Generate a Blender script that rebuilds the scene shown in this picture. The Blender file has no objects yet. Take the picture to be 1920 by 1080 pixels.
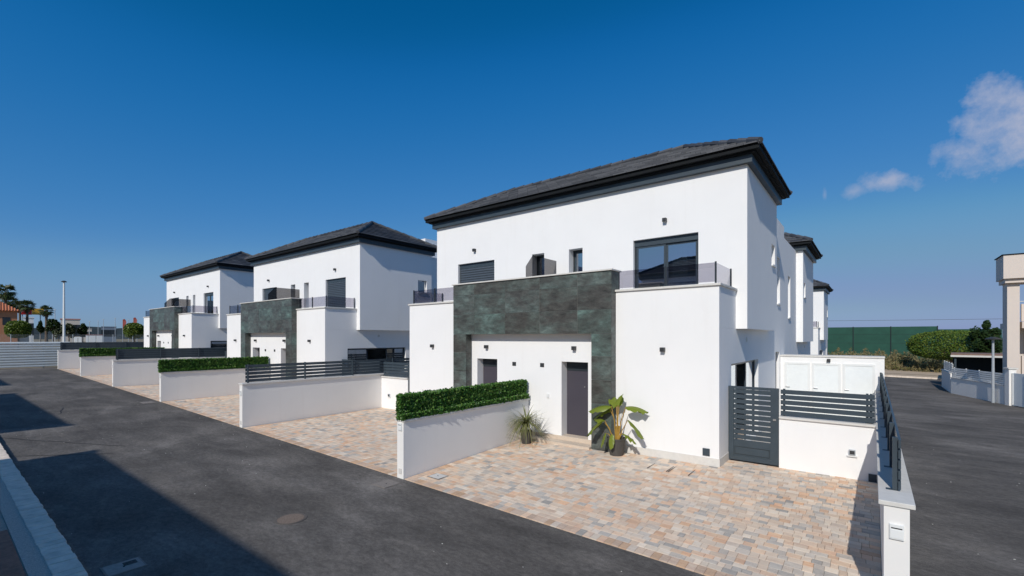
import bpy, bmesh, math, random
from mathutils import Vector, Matrix
R = math.radians
random.seed(7)
S = bpy.context.scene
COL = S.collection

# ------------------------------------------------------------------ camera, sky, sun, exposure
YAW = 0.6636
cam_d = bpy.data.cameras.new('camera'); cam = bpy.data.objects.new('camera', cam_d); COL.objects.link(cam)
cam.location = (0, 0, 3.0); cam.rotation_euler = (R(90), 0, YAW)
cam_d.sensor_width = 36; cam_d.lens = 865.6/1920*36; cam_d.shift_y = 93.1/1920
cam_d.clip_start = 0.05; cam_d.clip_end = 20000
S.camera = cam
SUNV = Vector((0.26, -1.325, 1.0)).normalized()          # towards the sun
EL = math.asin(SUNV.z); AZ = math.atan2(SUNV.x, SUNV.y)    # azimuth clockwise from +Y
W = bpy.data.worlds.new('World'); S.world = W; W.use_nodes = True
CURVES = [[(0, 0), (.093, .0015), (.117, .0086), (.165, .028), (.254, .068), (.347, .127), (.558, .184), (.76, .22), (.9, .26), (1, .44)],
          [(0, 0), (.156, .091), (.191, .125), (.27, .170), (.402, .231), (.491, .285), (.60, .302), (.88, .325), (1, .52)],
          [(0, 0), (.279, .271), (.328, .361), (.43, .43), (.578, .487), (.66, .495), (.74, .495), (.80, .48), (.9, .53), (1, .65)]]   # colour response of the sky, per channel
def build_world():
    nt = W.node_tree; n = nt.nodes; l = nt.links; n.clear()
    out = n.new('ShaderNodeOutputWorld'); bg = n.new('ShaderNodeBackground'); l.new(bg.outputs[0], out.inputs[0])
    bg.inputs[1].default_value = 0.1
    sky = n.new('ShaderNodeTexSky'); sky.sky_type = 'NISHITA'; sky.sun_disc = False
    sky.sun_elevation = EL; sky.sun_rotation = AZ
    sky.altitude = 0; sky.air_density = 1.0; sky.dust_density = 0.4; sky.ozone_density = 1.6
    K = 0.1
    sc = n.new('ShaderNodeVectorMath'); sc.operation = 'SCALE'; sc.inputs['Scale'].default_value = K; l.new(sky.outputs[0], sc.inputs[0])
    hs = n.new('ShaderNodeRGBCurve'); l.new(sc.outputs[0], hs.inputs['Color'])
    for ci, pts in enumerate(CURVES):
        c = hs.mapping.curves[ci]
        while len(c.points) > 2: c.points.remove(c.points[1])
        c.points[0].location = pts[0]; c.points[1].location = pts[-1]
        for p in pts[1:-1]: c.points.new(*p)
    hs.mapping.use_clip = False; hs.mapping.extend = 'EXTRAPOLATED'; hs.mapping.update()
    tc = n.new('ShaderNodeTexCoord')
    def vm(op, a, b=None):
        m = n.new('ShaderNodeVectorMath'); m.operation = op
        l.new(a, m.inputs[0])
        if b is not None:
            if isinstance(b, tuple): m.inputs[1].default_value = b
            else: l.new(b, m.inputs[1])
        return m
    def ma(op, a, b=None, c=None):
        m = n.new('ShaderNodeMath'); m.operation = op
        for i, v in enumerate((a, b, c)):
            if v is None: continue
            if isinstance(v, (int, float)): m.inputs[i].default_value = v
            else: l.new(v, m.inputs[i])
        return m.outputs[0]
    g = vm('NORMALIZE', tc.outputs['Generated']).outputs[0]
    noise = n.new('ShaderNodeTexNoise'); noise.inputs['Scale'].default_value = 13; noise.inputs['Detail'].default_value = 9
    noise.inputs['Roughness'].default_value = 0.62; l.new(g, noise.inputs['Vector'])
    nz = ma('SUBTRACT', noise.outputs[0], 0.5)
    total = None
    # scattered small fair-weather clouds: azimuth from +Y (deg, clockwise), elevation, half width, half height, weight
    for az, el, a, b, wt in ((9.8, 17.6, 6.4, 4.3, .82), (6.0, 16.0, 3.8, 2.3, .72), (1.0, 14.7, 3.0, 1.35, .72), (-1.3, 14.3, 1.8, 1.0, .45), (-3.9, 14.4, .35, 1.1, .3), 
                             (40, 21, 11, 4, .6), (75, 14, 9, 3, .5), (120, 25, 10, 5, .6),
                             (170, 18, 12, 4, .5), (215, 30, 10, 5, .5), (255, 15, 12, 3, .5)):
        az_, el_ = R(az), R(el)
        d = Vector((math.sin(az_)*math.cos(el_), math.cos(az_)*math.cos(el_), math.sin(el_)))
        rt = Vector((math.cos(az_), -math.sin(az_), 0)); up = rt.cross(d)
        u = ma('MULTIPLY', vm('DOT_PRODUCT', g, tuple(rt)).outputs['Value'], 1/R(a))
        v = ma('MULTIPLY', vm('DOT_PRODUCT', g, tuple(up)).outputs['Value'], 1/R(b))
        f = vm('DOT_PRODUCT', g, tuple(d)).outputs['Value']
        r2 = ma('ADD', ma('MULTIPLY', u, u), ma('MULTIPLY', v, v))
        m = ma('SUBTRACT', 0.62, ma('MULTIPLY', ma('SQRT', r2), 0.78))
        m = ma('ADD', m, ma('MULTIPLY', nz, 2.4))
        m = ma('MULTIPLY', ma('MINIMUM', ma('MAXIMUM', ma('MULTIPLY', m, 1.7), 0), 1), wt)
        m = ma('MULTIPLY', m, ma('GREATER_THAN', f, 0.5))
        total = m if total is None else ma('MAXIMUM', total, m)
    mix = n.new('ShaderNodeMix'); mix.data_type = 'RGBA'
    l.new(total, mix.inputs['Factor']); l.new(hs.outputs[0], mix.inputs['A'])
    mix.inputs['B'].default_value = (.40, .43, .55, 1)
    up_ = n.new('ShaderNodeVectorMath'); up_.operation = 'SCALE'; up_.inputs['Scale'].default_value = 1/K
    l.new(mix.outputs['Result'], up_.inputs[0]); l.new(up_.outputs[0], bg.inputs[0])
build_world()
sun_d = bpy.data.lights.new('sun', 'SUN'); sun = bpy.data.objects.new('sun', sun_d); COL.objects.link(sun)
sun_d.energy = 3.1; sun_d.angle = R(0.53); sun_d.color = (1.0, 0.955, 0.88)
sun.rotation_euler = SUNV.to_track_quat('Z', 'Y').to_euler(); sun.location = (5, -20, 30)
S.view_settings.view_transform = 'Standard'; S.view_settings.look = 'None'
S.view_settings.exposure = 0.1; S.view_settings.gamma = 1.0; S.view_settings.use_curve_mapping = False
S.render.engine = 'CYCLES'; S.render.resolution_x = 1024; S.render.resolution_y = 576

# ------------------------------------------------------------------ materials
MAT = {}
def newmat(name):
    m = bpy.data.materials.new(name); m.use_nodes = True; MAT[name] = m
    nt = m.node_tree; return m, nt.nodes, nt.links, nt.nodes['Principled BSDF']
def tex_noise(n, l, scale, detail=4, rough=.55, vec=None, dist=0):
    t = n.new('ShaderNodeTexNoise'); t.inputs['Scale'].default_value = scale; t.inputs['Detail'].default_value = detail
    t.inputs['Roughness'].default_value = rough; t.inputs['Distortion'].default_value = dist
    if vec is not None: l.new(vec, t.inputs['Vector'])
    return t.outputs[0]
def ramp(n, l, fac, stops):
    r = n.new('ShaderNodeValToRGB'); e = r.color_ramp.elements
    while len(e) > len(stops): e.remove(e[-1])
    while len(e) < len(stops): e.new(.5)
    for el, (p, c) in zip(e, stops):
        el.position = p; el.color = tuple(c) + (1,) if len(c) == 3 else c
    l.new(fac, r.inputs[0]); return r.outputs[0]
def mixc(n, l, fac, a, b, mode='MIX'):
    m = n.new('ShaderNodeMix'); m.data_type = 'RGBA'; m.blend_type = mode
    for s, v in (('Factor', fac), ('A', a), ('B', b)):
        if isinstance(v, (int, float)): m.inputs[s].default_value = v
        elif isinstance(v, tuple): m.inputs[s].default_value = v + (1,) if len(v) == 3 else v
        else: l.new(v, m.inputs[s])
    return m.outputs['Result']
def coords(n, kind='Object'):
    return n.new('ShaderNodeTexCoord').outputs[kind]
def world_pos(n): return n.new('ShaderNodeNewGeometry').outputs['Position']
def scaled(n, l, vec, s):
    m = n.new('ShaderNodeVectorMath'); m.operation = 'MULTIPLY'; l.new(vec, m.inputs[0]); m.inputs[1].default_value = s
    return m.outputs[0]
def bump(n, l, bs, h, strength, dist=.01):
    b = n.new('ShaderNodeBump'); b.inputs['Strength'].default_value = strength; b.inputs['Distance'].default_value = dist
    l.new(h, b.inputs['Height']); l.new(b.outputs[0], bs.inputs['Normal'])
def simple(name, c, rough=.6, var=.12, scale=6, metal=0, bmp=0, bscale=80, spec=.4):
    m, n, l, bs = newmat(name)
    v = tex_noise(n, l, scale, 5, .6, world_pos(n))
    l.new(ramp(n, l, v, [(.25, tuple(x*(1-var) for x in c)), (.75, tuple(min(1, x*(1+var)) for x in c))]), bs.inputs['Base Color'])
    bs.inputs['Roughness'].default_value = rough; bs.inputs['Metallic'].default_value = metal
    bs.inputs['Specular IOR Level'].default_value = spec
    if bmp: bump(n, l, bs, tex_noise(n, l, bscale, 3, .6, world_pos(n)), bmp)
    return m
def plaster(name, c, dirt=(.55, .47, .38)):
    m, n, l, bs = newmat(name); p = world_pos(n)
    big = tex_noise(n, l, .9, 5, .6, p); streak = tex_noise(n, l, 1, 4, .6, scaled(n, l, p, (5, 5, .35)))
    base = ramp(n, l, big, [(.3, tuple(x*.965 for x in c)), (.7, c)])
    base = mixc(n, l, ramp(n, l, streak, [(.55, (0, 0, 0)), (.8, (.07, .07, .07))]), base, dirt)
    l.new(base, bs.inputs['Base Color']); bs.inputs['Roughness'].default_value = .9; bs.inputs['Specular IOR Level'].default_value = .2
    bump(n, l, bs, tex_noise(n, l, 140, 3, .7, p), .25, .004)
plaster('plaster', (.87, .865, .855))
plaster('garden_wall', (.84, .82, .79))
plaster('beige_render', (.70, .61, .54))
plaster('ochre_render', (.52, .24, .13))
simple('coping', (.66, .64, .60), .7, .07, 12, bmp=.1)
simple('joint_sand', (.30, .26, .22), .95, .2, 30)
simple('grout', (.24, .24, .225), .8)
simple('anthracite', (.046, .064, .080), .42, .10, 3)
simple('cornice', (.011, .013, .015), .7, .15, 3, spec=.12)
simple('frame_dark', (.028, .036, .043), .38, .1)
simple('door_paint', (.062, .056, .072), .5, .06, 2)
simple('lamp_metal', (.04, .042, .045), .45)
simple('lens', (.7, .7, .68), .3)
simple('white_paint', (.78, .79, .78), .4, .03)
simple('steel', (.5, .5, .5), .35, .1, 20, metal=.8)
simple('galvanised', (.45, .48, .51), .5, .1, 10, metal=.3)
simple('shed_panel', (.80, .83, .83), .6, .03)
simple('shutter', (.060, .076, .094), .5, .08)
simple('pale_paving', (.58, .54, .49), .8, .08, 5, bmp=.1)
simple('beige_stone', (.60, .50, .40), .6, .08, 9, bmp=.1)
simple('pot', (.075, .068, .062), .7, .15, 12)
simple('soil', (.06, .04, .03), .95, .3, 30)
simple('concrete', (.56, .47, .40), .9, .15, 7, bmp=.4, bscale=60)
simple('kerb_stone', (.74, .63, .53), .9, .2, 5, bmp=.4, bscale=70)
simple('gravel', (.42, .34, .28), .95, .35, 45, bmp=.8, bscale=90)
simple('gravel_fine', (.52, .44, .38), .95, .4, 60, bmp=.9, bscale=70)
simple('red_paver', (.34, .15, .10), .9, .3, 14, bmp=.5, bscale=70)
simple('hoarding', (.70, .73, .72), .5, .06, 2, metal=.2)
simple('turf', (.06, .12, .03), .95, .3, 40, bmp=.6)
simple('ring_iron', (.115, .10, .09), .85, .3, 40)
simple('manhole', (.19, .145, .115), .85, .35, 40, bmp=.8, bscale=60)
simple('plate_grey', (.22, .195, .175), .8, .2, 25, bmp=.3)
simple('plate_white', (.62, .60, .57), .8, .1, 25)
simple('slate_grate', (.30, .265, .235), .7, .2, 25)
simple('bark', (.12, .09, .065), .95, .35, 14, bmp=.6, bscale=30)
simple('mesh_dark', (.022, .032, .036), .85, .2, 20)
simple('mesh_green', (.016, .075, .052), .8, .18, 1.2)
simple('roof_orange', (.50, .18, .085), .8, .25, 6)
simple('red_cloth', (.22, .035, .03), .7)
simple('red_sign', (.55, .03, .03), .5)
simple('yellow_sign', (.75, .42, .04), .5)
simple('cream_paint', (.65, .58, .50), .7)
simple('pink_edge', (.60, .30, .27), .7)
simple('brown_roof', (.22, .14, .11), .8, .2, 4)
simple('black_void', (.012, .012, .014), .8)
simple('far_block', (.16, .20, .26), .8)
simple('cable', (.08, .08, .09), .7)
simple('sand', (.48, .37, .26), .95, .2, 2, bmp=.4, bscale=20)
simple('white_chip', (.7, .68, .62), .8)
simple('curtain', (.6, .6, .58), .9, .1, 9)
simple('stalk', (.42, .25, .05), .5, .3, 20)

def leafmat(name, cols, rough=.45, trans=.25):
    m, n, l, bs = newmat(name)
    g = n.new('ShaderNodeNewGeometry')
    c = ramp(n, l, g.outputs['Random Per Island'], [(i/(len(cols)-1), c) for i, c in enumerate(cols)])
    l.new(c, bs.inputs['Base Color']); bs.inputs['Roughness'].default_value = rough; bs.inputs['Specular IOR Level'].default_value = .35
    t = n.new('ShaderNodeBsdfTranslucent'); l.new(c, t.inputs[0])
    mx = n.new('ShaderNodeMixShader'); mx.inputs[0].default_value = trans
    l.new(bs.outputs[0], mx.inputs[1]); l.new(t.outputs[0], mx.inputs[2]); l.new(mx.outputs[0], n['Material Output'].inputs[0])
leafmat('hedge_leaf', [(.018, .065, .012), (.05, .15, .022), (.085, .21, .035), (.17, .28, .06)])
leafmat('bush_leaf', [(.04, .085, .012), (.08, .14, .018), (.13, .19, .028), (.20, .24, .045)])
leafmat('tree_leaf', [(.012, .03, .008), (.025, .05, .012), (.04, .075, .02)])
leafmat('olive_leaf', [(.05, .07, .03), (.08, .10, .05), (.12, .13, .07)])
leafmat('palm_leaf', [(.02, .045, .012), (.045, .08, .02), (.08, .11, .04), (.14, .12, .06)])
leafmat('dry_brush', [(.16, .13, .055), (.28, .22, .11), (.13, .14, .045), (.38, .30, .17)], .8)
leafmat('yucca_leaf', [(.09, .12, .035), (.19, .21, .075), (.33, .32, .14), (.13, .15, .06)])
leafmat('banana_leaf', [(.05, .13, .012), (.10, .19, .02), (.24, .28, .035), (.07, .15, .015)], .35, .3)

def asphalt():
    m, n, l, bs = newmat('asphalt'); p = world_pos(n)
    a = tex_noise(n, l, .30, 7, .66, p, .5); b = tex_noise(n, l, 1.1, 6, .65, scaled(n, l, p, (.5, 1.3, 1)), .4); f = tex_noise(n, l, 120, 3, .7, p)
    c = ramp(n, l, a, [(.30, (.084, .076, .069)), (.5, (.112, .102, .093)), (.68, (.168, .154, .142)), (.8, (.21, .194, .179))])
    c = mixc(n, l, .8, c, ramp(n, l, b, [(.28, (.28, .28, .28)), (.5, (.5, .5, .5)), (.75, (.80, .79, .77))]), 'OVERLAY')
    md = tex_noise(n, l, 14, 8, .75, scaled(n, l, p, (.7, 1.2, 1)), .3)
    c = mixc(n, l, .9, c, ramp(n, l, md, [(.25, (.25, .25, .25)), (.5, (.5, .5, .5)), (.75, (.78, .78, .78))]), 'OVERLAY')
    trk = tex_noise(n, l, 1, 5, .6, scaled(n, l, p, (.12, 2.4, 1)), .2)
    c = mixc(n, l, .28, c, ramp(n, l, trk, [(.35, (.40, .40, .40)), (.65, (.60, .60, .60))]), 'OVERLAY')
    c = mixc(n, l, .8, c, ramp(n, l, f, [(.3, (.28, .28, .28)), (.7, (.72, .72, .72))]), 'OVERLAY')
    sp = n.new('ShaderNodeTexVoronoi'); sp.inputs['Scale'].default_value = 3.2; l.new(p, sp.inputs['Vector'])
    spots = ramp(n, l, sp.outputs['Distance'], [(.05, (1, 1, 1)), (.10, (0, 0, 0))])
    msk = ramp(n, l, tex_noise(n, l, .6, 2, .5, p), [(.55, (0, 0, 0)), (.68, (.5, .5, .5))])
    c = mixc(n, l, mixc(n, l, 1.0, spots, msk, 'MULTIPLY'), c, (.035, .034, .033))
    l.new(c, bs.inputs['Base Color']); bs.inputs['Roughness'].default_value = .88; bs.inputs['Specular IOR Level'].default_value = .25
    bump(n, l, bs, f, .7, .006)
asphalt()
def terrain_mat():
    m, n, l, bs = newmat('terrain'); p = world_pos(n)
    a = tex_noise(n, l, .15, 6, .6, p); f = tex_noise(n, l, 6, 5, .7, p)
    c = ramp(n, l, a, [(.35, (.16, .13, .075)), (.5, (.24, .19, .12)), (.7, (.12, .12, .05))])
    c = mixc(n, l, .6, c, ramp(n, l, f, [(.3, (.3, .3, .3)), (.7, (.7, .7, .7))]), 'OVERLAY')
    l.new(c, bs.inputs['Base Color']); bs.inputs['Roughness'].default_value = .95
    bump(n, l, bs, f, .6, .05)
terrain_mat()
def tile_mat():
    m, n, l, bs = newmat('green_tile'); oi = n.new('ShaderNodeObjectInfo'); p = world_pos(n)
    off = n.new('ShaderNodeVectorMath'); off.operation = 'MULTIPLY_ADD'
    cmb = n.new('ShaderNodeCombineXYZ')
    for i in range(3): l.new(oi.outputs['Random'], cmb.inputs[i])
    l.new(cmb.outputs[0], off.inputs[0]); off.inputs[1].default_value = (37, 53, 71); l.new(p, off.inputs[2])
    a = tex_noise(n, l, 1.5, 7, .68, scaled(n, l, off.outputs[0], (.8, .8, 1.4)), .15); b = tex_noise(n, l, 6, 9, .8, scaled(n, l, off.outputs[0], (.7, 1, 1.7)), .1)
    c = ramp(n, l, a, [(.28, (.044, .043, .040)), (.42, (.074, .074, .068)), (.54, (.092, .108, .099)), (.70, (.145, .19, .175))])
    c = mixc(n, l, 1.0, c, ramp(n, l, b, [(.3, (.2, .2, .2)), (.7, (.8, .8, .8))]), 'OVERLAY')
    rnd = ramp(n, l, oi.outputs['Random'], [(0, (.8, .76, .72)), (.5, (1, 1, 1)), (1, (.92, 1.1, 1.06))])
    c = mixc(n, l, 1.0, c, rnd, 'MULTIPLY')
    l.new(c, bs.inputs['Base Color']); bs.inputs['Roughness'].default_value = .42; bs.inputs['Specular IOR Level'].default_value = .4
    bump(n, l, bs, b, .08, .004)
tile_mat()
def roof_mat():
    m, n, l, bs = newmat('roof_tile'); g = n.new('ShaderNodeNewGeometry'); p = g.outputs['Position']
    c = ramp(n, l, g.outputs['Random Per Island'], [(0, (.036, .039, .046)), (.5, (.058, .061, .070)), (1, (.088, .091, .100))])
    c = mixc(n, l, .5, c, ramp(n, l, tex_noise(n, l, 14, 5, .7, p), [(.3, (.35, .35, .35)), (.7, (.65, .65, .65))]), 'OVERLAY')
    l.new(c, bs.inputs['Base Color']); bs.inputs['Roughness'].default_value = .62
roof_mat()
def paver_mat():
    m, n, l, bs = newmat('paver'); p = world_pos(n)
    at = n.new('ShaderNodeAttribute'); at.attribute_name = 'Col'
    st = tex_noise(n, l, 7, 7, .72, scaled(n, l, p, (.7, 2.4, 1)), .6); f = tex_noise(n, l, 70, 4, .7, p)
    c = mixc(n, l, .55, at.outputs['Color'], ramp(n, l, st, [(.28, (.30, .31, .32)), (.5, (.5, .49, .48)), (.72, (.70, .68, .66))]), 'OVERLAY')
    c = mixc(n, l, .45, c, ramp(n, l, f, [(.3, (.35, .35, .35)), (.7, (.65, .65, .65))]), 'OVERLAY')
    big = ramp(n, l, tex_noise(n, l, .8, 4, .6, p), [(.4, (0, 0, 0)), (.72, (.28, .28, .28))])
    c = mixc(n, l, big, c, (.42, .39, .36))
    l.new(c, bs.inputs['Base Color']); bs.inputs['Roughness'].default_value = .85; bs.inputs['Specular IOR Level'].default_value = .25
    bump(n, l, bs, f, .35, .004)
paver_mat()
def glass_mat(name, tint, refl, rough=0.0):
    m, n, l, bs = newmat(name); n.remove(bs)
    t = n.new('ShaderNodeBsdfTransparent'); t.inputs[0].default_value = tint + (1,)
    g = n.new('ShaderNodeBsdfGlossy'); g.inputs['Roughness'].default_value = rough; g.inputs[0].default_value = (.95, .97, 1, 1)
    fr = n.new('ShaderNodeFresnel'); fr.inputs[0].default_value = 1.5
    ad = n.new('ShaderNodeMath'); ad.operation = 'ADD'; ad.use_clamp = True; l.new(fr.outputs[0], ad.inputs[0]); ad.inputs[1].default_value = refl
    gm = n.new('ShaderNodeNewGeometry'); iv = n.new('ShaderNodeMath'); iv.operation = 'SUBTRACT'; iv.inputs[0].default_value = 1; l.new(gm.outputs['Backfacing'], iv.inputs[1])
    fm = n.new('ShaderNodeMath'); fm.operation = 'MULTIPLY'; l.new(ad.outputs[0], fm.inputs[0]); l.new(iv.outputs[0], fm.inputs[1])
    mx = n.new('ShaderNodeMixShader'); l.new(fm.outputs[0], mx.inputs[0]); l.new(t.outputs[0], mx.inputs[1]); l.new(g.outputs[0], mx.inputs[2])
    l.new(mx.outputs[0], n['Material Output'].inputs[0])
glass_mat('window_glass', (.50, .55, .58), .52)
glass_mat('smoked_glass', (.69, .68, .725), .02)
glass_mat('dark_glass', (.37, .36, .36), .03)

# ------------------------------------------------------------------ mesh helpers
class MB:
    def __init__(s): s.v = []; s.f = []; s.c = []
    def quad(s, *p, col=None):
        i = len(s.v); s.v += [tuple(q) for q in p]; s.f.append(tuple(range(i, i+len(p)))); s.c.append(col); return s
    def hexa(s, p, col=None):          # 8 points: bottom 4 (ccw), top 4
        i = len(s.v); s.v += [tuple(q) for q in p]
        for f in ((3, 2, 1, 0), (4, 5, 6, 7), (0, 1, 5, 4), (1, 2, 6, 5), (2, 3, 7, 6), (3, 0, 4, 7)):
            s.f.append(tuple(i+k for k in f)); s.c.append(col)
        return s
    def box(s, x0, y0, z0, x1, y1, z1, col=None):
        return s.hexa([(x0, y0, z0), (x1, y0, z0), (x1, y1, z0), (x0, y1, z0), (x0, y0, z1), (x1, y0, z1), (x1, y1, z1), (x0, y1, z1)], col)
    def prism(s, pts, d):              # closed polygon extruded by vector d
        i = len(s.v); k = len(pts); s.v += [tuple(p) for p in pts] + [tuple(Vector(p)+Vector(d)) for p in pts]
        s.f.append(tuple(range(i+k-1, i-1, -1))); s.f.append(tuple(range(i+k, i+2*k))); s.c += [None, None]
        for a in range(k):
            b = (a+1) % k; s.f.append((i+a, i+b, i+k+b, i+k+a)); s.c.append(None)
        return s
    def tube(s, pts, rad, n=8, cap=True):
        pts = [Vector(p) for p in pts]
        if not isinstance(rad, (list, tuple)): rad = [rad]*len(pts)
        rings = []
        for j, p in enumerate(pts):
            d = (pts[min(j+1, len(pts)-1)]-pts[max(j-1, 0)]).normalized()
            a = d.orthogonal().normalized() if abs(d.z) < .99 else Vector((1, 0, 0)); b = d.cross(a).normalized(); a = b.cross(d)
            i = len(s.v)
            for q in range(n):
                t = 2*math.pi*q/n; s.v.append(tuple(p+(a*math.cos(t)+b*math.sin(t))*rad[j]))
            rings.append(i)
        for r0, r1 in zip(rings, rings[1:]):
            for q in range(n):
                s.f.append((r0+q, r0+(q+1) % n, r1+(q+1) % n, r1+q)); s.c.append(None)
        if cap:
            s.f.append(tuple(rings[0]+q for q in range(n-1, -1, -1))); s.f.append(tuple(rings[-1]+q for q in range(n))); s.c += [None, None]
        return s
    def holed(s, O, U, V, N, w, h, holes, depth):
        O, U, V, N = map(Vector, (O, U, V, N))
        us = sorted({0, w, *[a for q in holes for a in (q[0], q[2])]}); vs = sorted({0, h, *[a for q in holes for a in (q[1], q[3])]})
        P = lambda u, v, d=0: O+U*u+V*v-N*d
        for u0, u1 in zip(us, us[1:]):
            for v0, v1 in zip(vs, vs[1:]):
                cu, cv = (u0+u1)/2, (v0+v1)/2
                if any(q[0] < cu < q[2] and q[1] < cv < q[3] for q in holes): continue
                s.quad(P(u0, v0), P(u1, v0), P(u1, v1), P(u0, v1))
        for a, b, c, d in holes:
            for (p, q) in (((a, b), (c, b)), ((c, b), (c, d)), ((c, d), (a, d)), ((a, d), (a, b))):
                s.quad(P(*p), P(*q), P(*q, depth), P(*p, depth))
        return s
    def mesh(s, name):
        me = bpy.data.meshes.new(name); me.from_pydata(s.v, [], s.f); me.update()
        if any(c is not None for c in s.c):
            at = me.color_attributes.new('Col', 'FLOAT_COLOR', 'CORNER'); k = 0
            for poly, c in zip(me.polygons, s.c):
                for _ in poly.loop_indices:
                    at.data[k].color = tuple(c or (.5, .5, .5)) + (1,); k += 1
        return me
    def build(s, name, mat, parent=None, smooth=False, bevel=0):
        me = s.mesh(name); me.materials.append(MAT[mat])
        if smooth: me.shade_smooth()
        o = bpy.data.objects.new(name, me); COL.objects.link(o); o.parent = parent
        if bevel:
            b = o.modifiers.new('bevel', 'BEVEL'); b.width = bevel; b.segments = 2; b.limit_method = 'ANGLE'
        return o
def empty(name, loc=(0, 0, 0), rz=0):
    o = bpy.data.objects.new(name, None); COL.objects.link(o); o.location = loc; o.rotation_euler = (0, 0, rz); o.empty_display_size = .2
    return o
def tag(o, label=None, cat=None, group=None, kind=None):
    if label: o['label'] = label
    if cat: o['category'] = cat
    if group: o['group'] = group
    if kind: o['kind'] = kind
    return o
def copy_tree(o, parent=None):
    c = o.copy(); COL.objects.link(c); c.parent = parent
    for ch in list(o.children): copy_tree(ch, c)
    return c
def bxo(name, mat, parent, *b, bevel=0): return MB().box(*b).build(name, mat, parent, bevel=bevel)

def sstep(t): t = max(0, min(1, t)); return t*t*(3-2*t)
def G(x, y):       # the lie of the land: rises gently along the street to the left, falls towards the rear street
    return max(-.35, min(1.25, -.0162*(x+7.835))) - .41*sstep((y-13)/19)

# ------------------------------------------------------------------ ground, streets
def sheet(name, xs, ys, off, mat, kind='structure', parent=None):
    m = MB(); i0 = {}
    for a, x in enumerate(xs):
        for b, y in enumerate(ys): i0[a, b] = len(m.v); m.v.append((x, y, G(x, y)+off))
    for a in range(len(xs)-1):
        for b in range(len(ys)-1): m.f.append((i0[a, b], i0[a+1, b], i0[a+1, b+1], i0[a, b+1])); m.c.append(None)
    o = m.build(name, mat, parent)
    return tag(o, kind=kind) if parent is None else o
def rng(a, b, st): n = max(1, round((b-a)/st)); return [a+(b-a)*i/n for i in range(n+1)]
sheet('ground', [-4000, -1500, -600, -300] + rng(-200, 60, 4) + [120, 300, 900, 4000], [-3000, -600, -100] + rng(-40, 100, 4) + [160, 300, 700, 1800, 6000], -.06, 'terrain')
main_street = sheet('street', rng(-50.6, 40, 2), rng(1.25, 6.285, 1.2), 0, 'asphalt')
sheet('side_street', rng(.31, 8.3, 1), rng(6.285, 47, 2), 0, 'asphalt')
sheet('cross_street', rng(-40, 60, 3), rng(47, 54.2, 1.8), 0, 'asphalt')
sheet('far_pavement', rng(-40, 60, 3), rng(54.2, 57.6, 1.2), .10, 'sand')
sheet('verge', rng(-40, 60, 3), rng(57.6, 66, 2), .12, 'sand')
kp = MB()
for x in rng(-40, 60, 1): kp.box(x, 54.1, G(x, 54)-.1, x+.985, 54.25, G(x, 54)+.13)
tag(kp.build('far_kerb', 'kerb_stone'), kind='structure')
# opposite pavement with kerb stones
pav = sheet('pavement', rng(-60, 30, 2), [-.6, .2, .80], .085, 'gravel')
sheet('bedding_strip', rng(-60, 30, 2), [.801, 1.0], .092, 'gravel_fine', parent=pav)
sheet('red_paving', rng(-10.2, -4, 1), [-.4, .3, .79], .091, 'red_paver', parent=pav)
x = -19.0
while x < -6.2:
    w = random.choice((.14, .16, .18, .2)); zz = G(x, 1)
    MB().box(x, .985+random.uniform(-.006, .006), zz-.1, x+w-.008, 1.262+random.uniform(-.008, .008), zz+.10+random.uniform(-.004, .004)).build('kerb_stone', 'kerb_stone', pav, bevel=.008); x += w
km = MB()
for a, b in ((-60, -19.005), (-6.0, 30)):
    for x in rng(a, b, .5): km.box(x, .985, G(x, 1)-.1, x+.49, 1.262, G(x, 1)+.10)
tag(km.build('kerb_run', 'kerb_stone', pav), kind='stuff')
# tar joints in the street
for (x0, y0, x1, y1) in ((-19.4, 1.3, -15.6, 3.3), (-16.4, 1.3, -14.9, 2.95), (-26, 3.2, -23.4, 5.5), (-24.8, 3.4, -23.2, 3.1)):
    m = MB(); d = Vector((x1-x0, y1-y0, 0)).normalized(); nn = Vector((-d.y, d.x, 0))*.014; k = 8; pts = []
    for i in range(k+1):
        t = i/k; px = x0+(x1-x0)*t+random.uniform(-.03, .03); py = y0+(y1-y0)*t+random.uniform(-.03, .03); pts.append(Vector((px, py, G(px, py)+.005)))
    for a, b in zip(pts, pts[1:]): m.quad(a-nn, b-nn, b+nn, a+nn)
    m.build('tar_joint', 'black_void', main_street)
ch = MB()
for i in range(160):
    if random.random() < .75: px, py = random.uniform(-26, 2), random.uniform(1.4, 6.2)
    else: px, py = random.uniform(.6, 3.5), random.uniform(6.4, 18)
    r = random.uniform(.002, .009); a = random.uniform(0, 3.14); z = G(px, py)
    pts = [(px+r*1.6*math.cos(a+t), py+r*math.sin(a+t), z+.003) for t in (0, 1.7, 3.1, 4.6)]
    ch.prism(pts, (0, 0, r*.5))
tag(ch.build('street_litter', 'white_chip'), 'pale stone chips and dry bits scattered over the asphalt', 'litter', kind='stuff')

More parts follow.
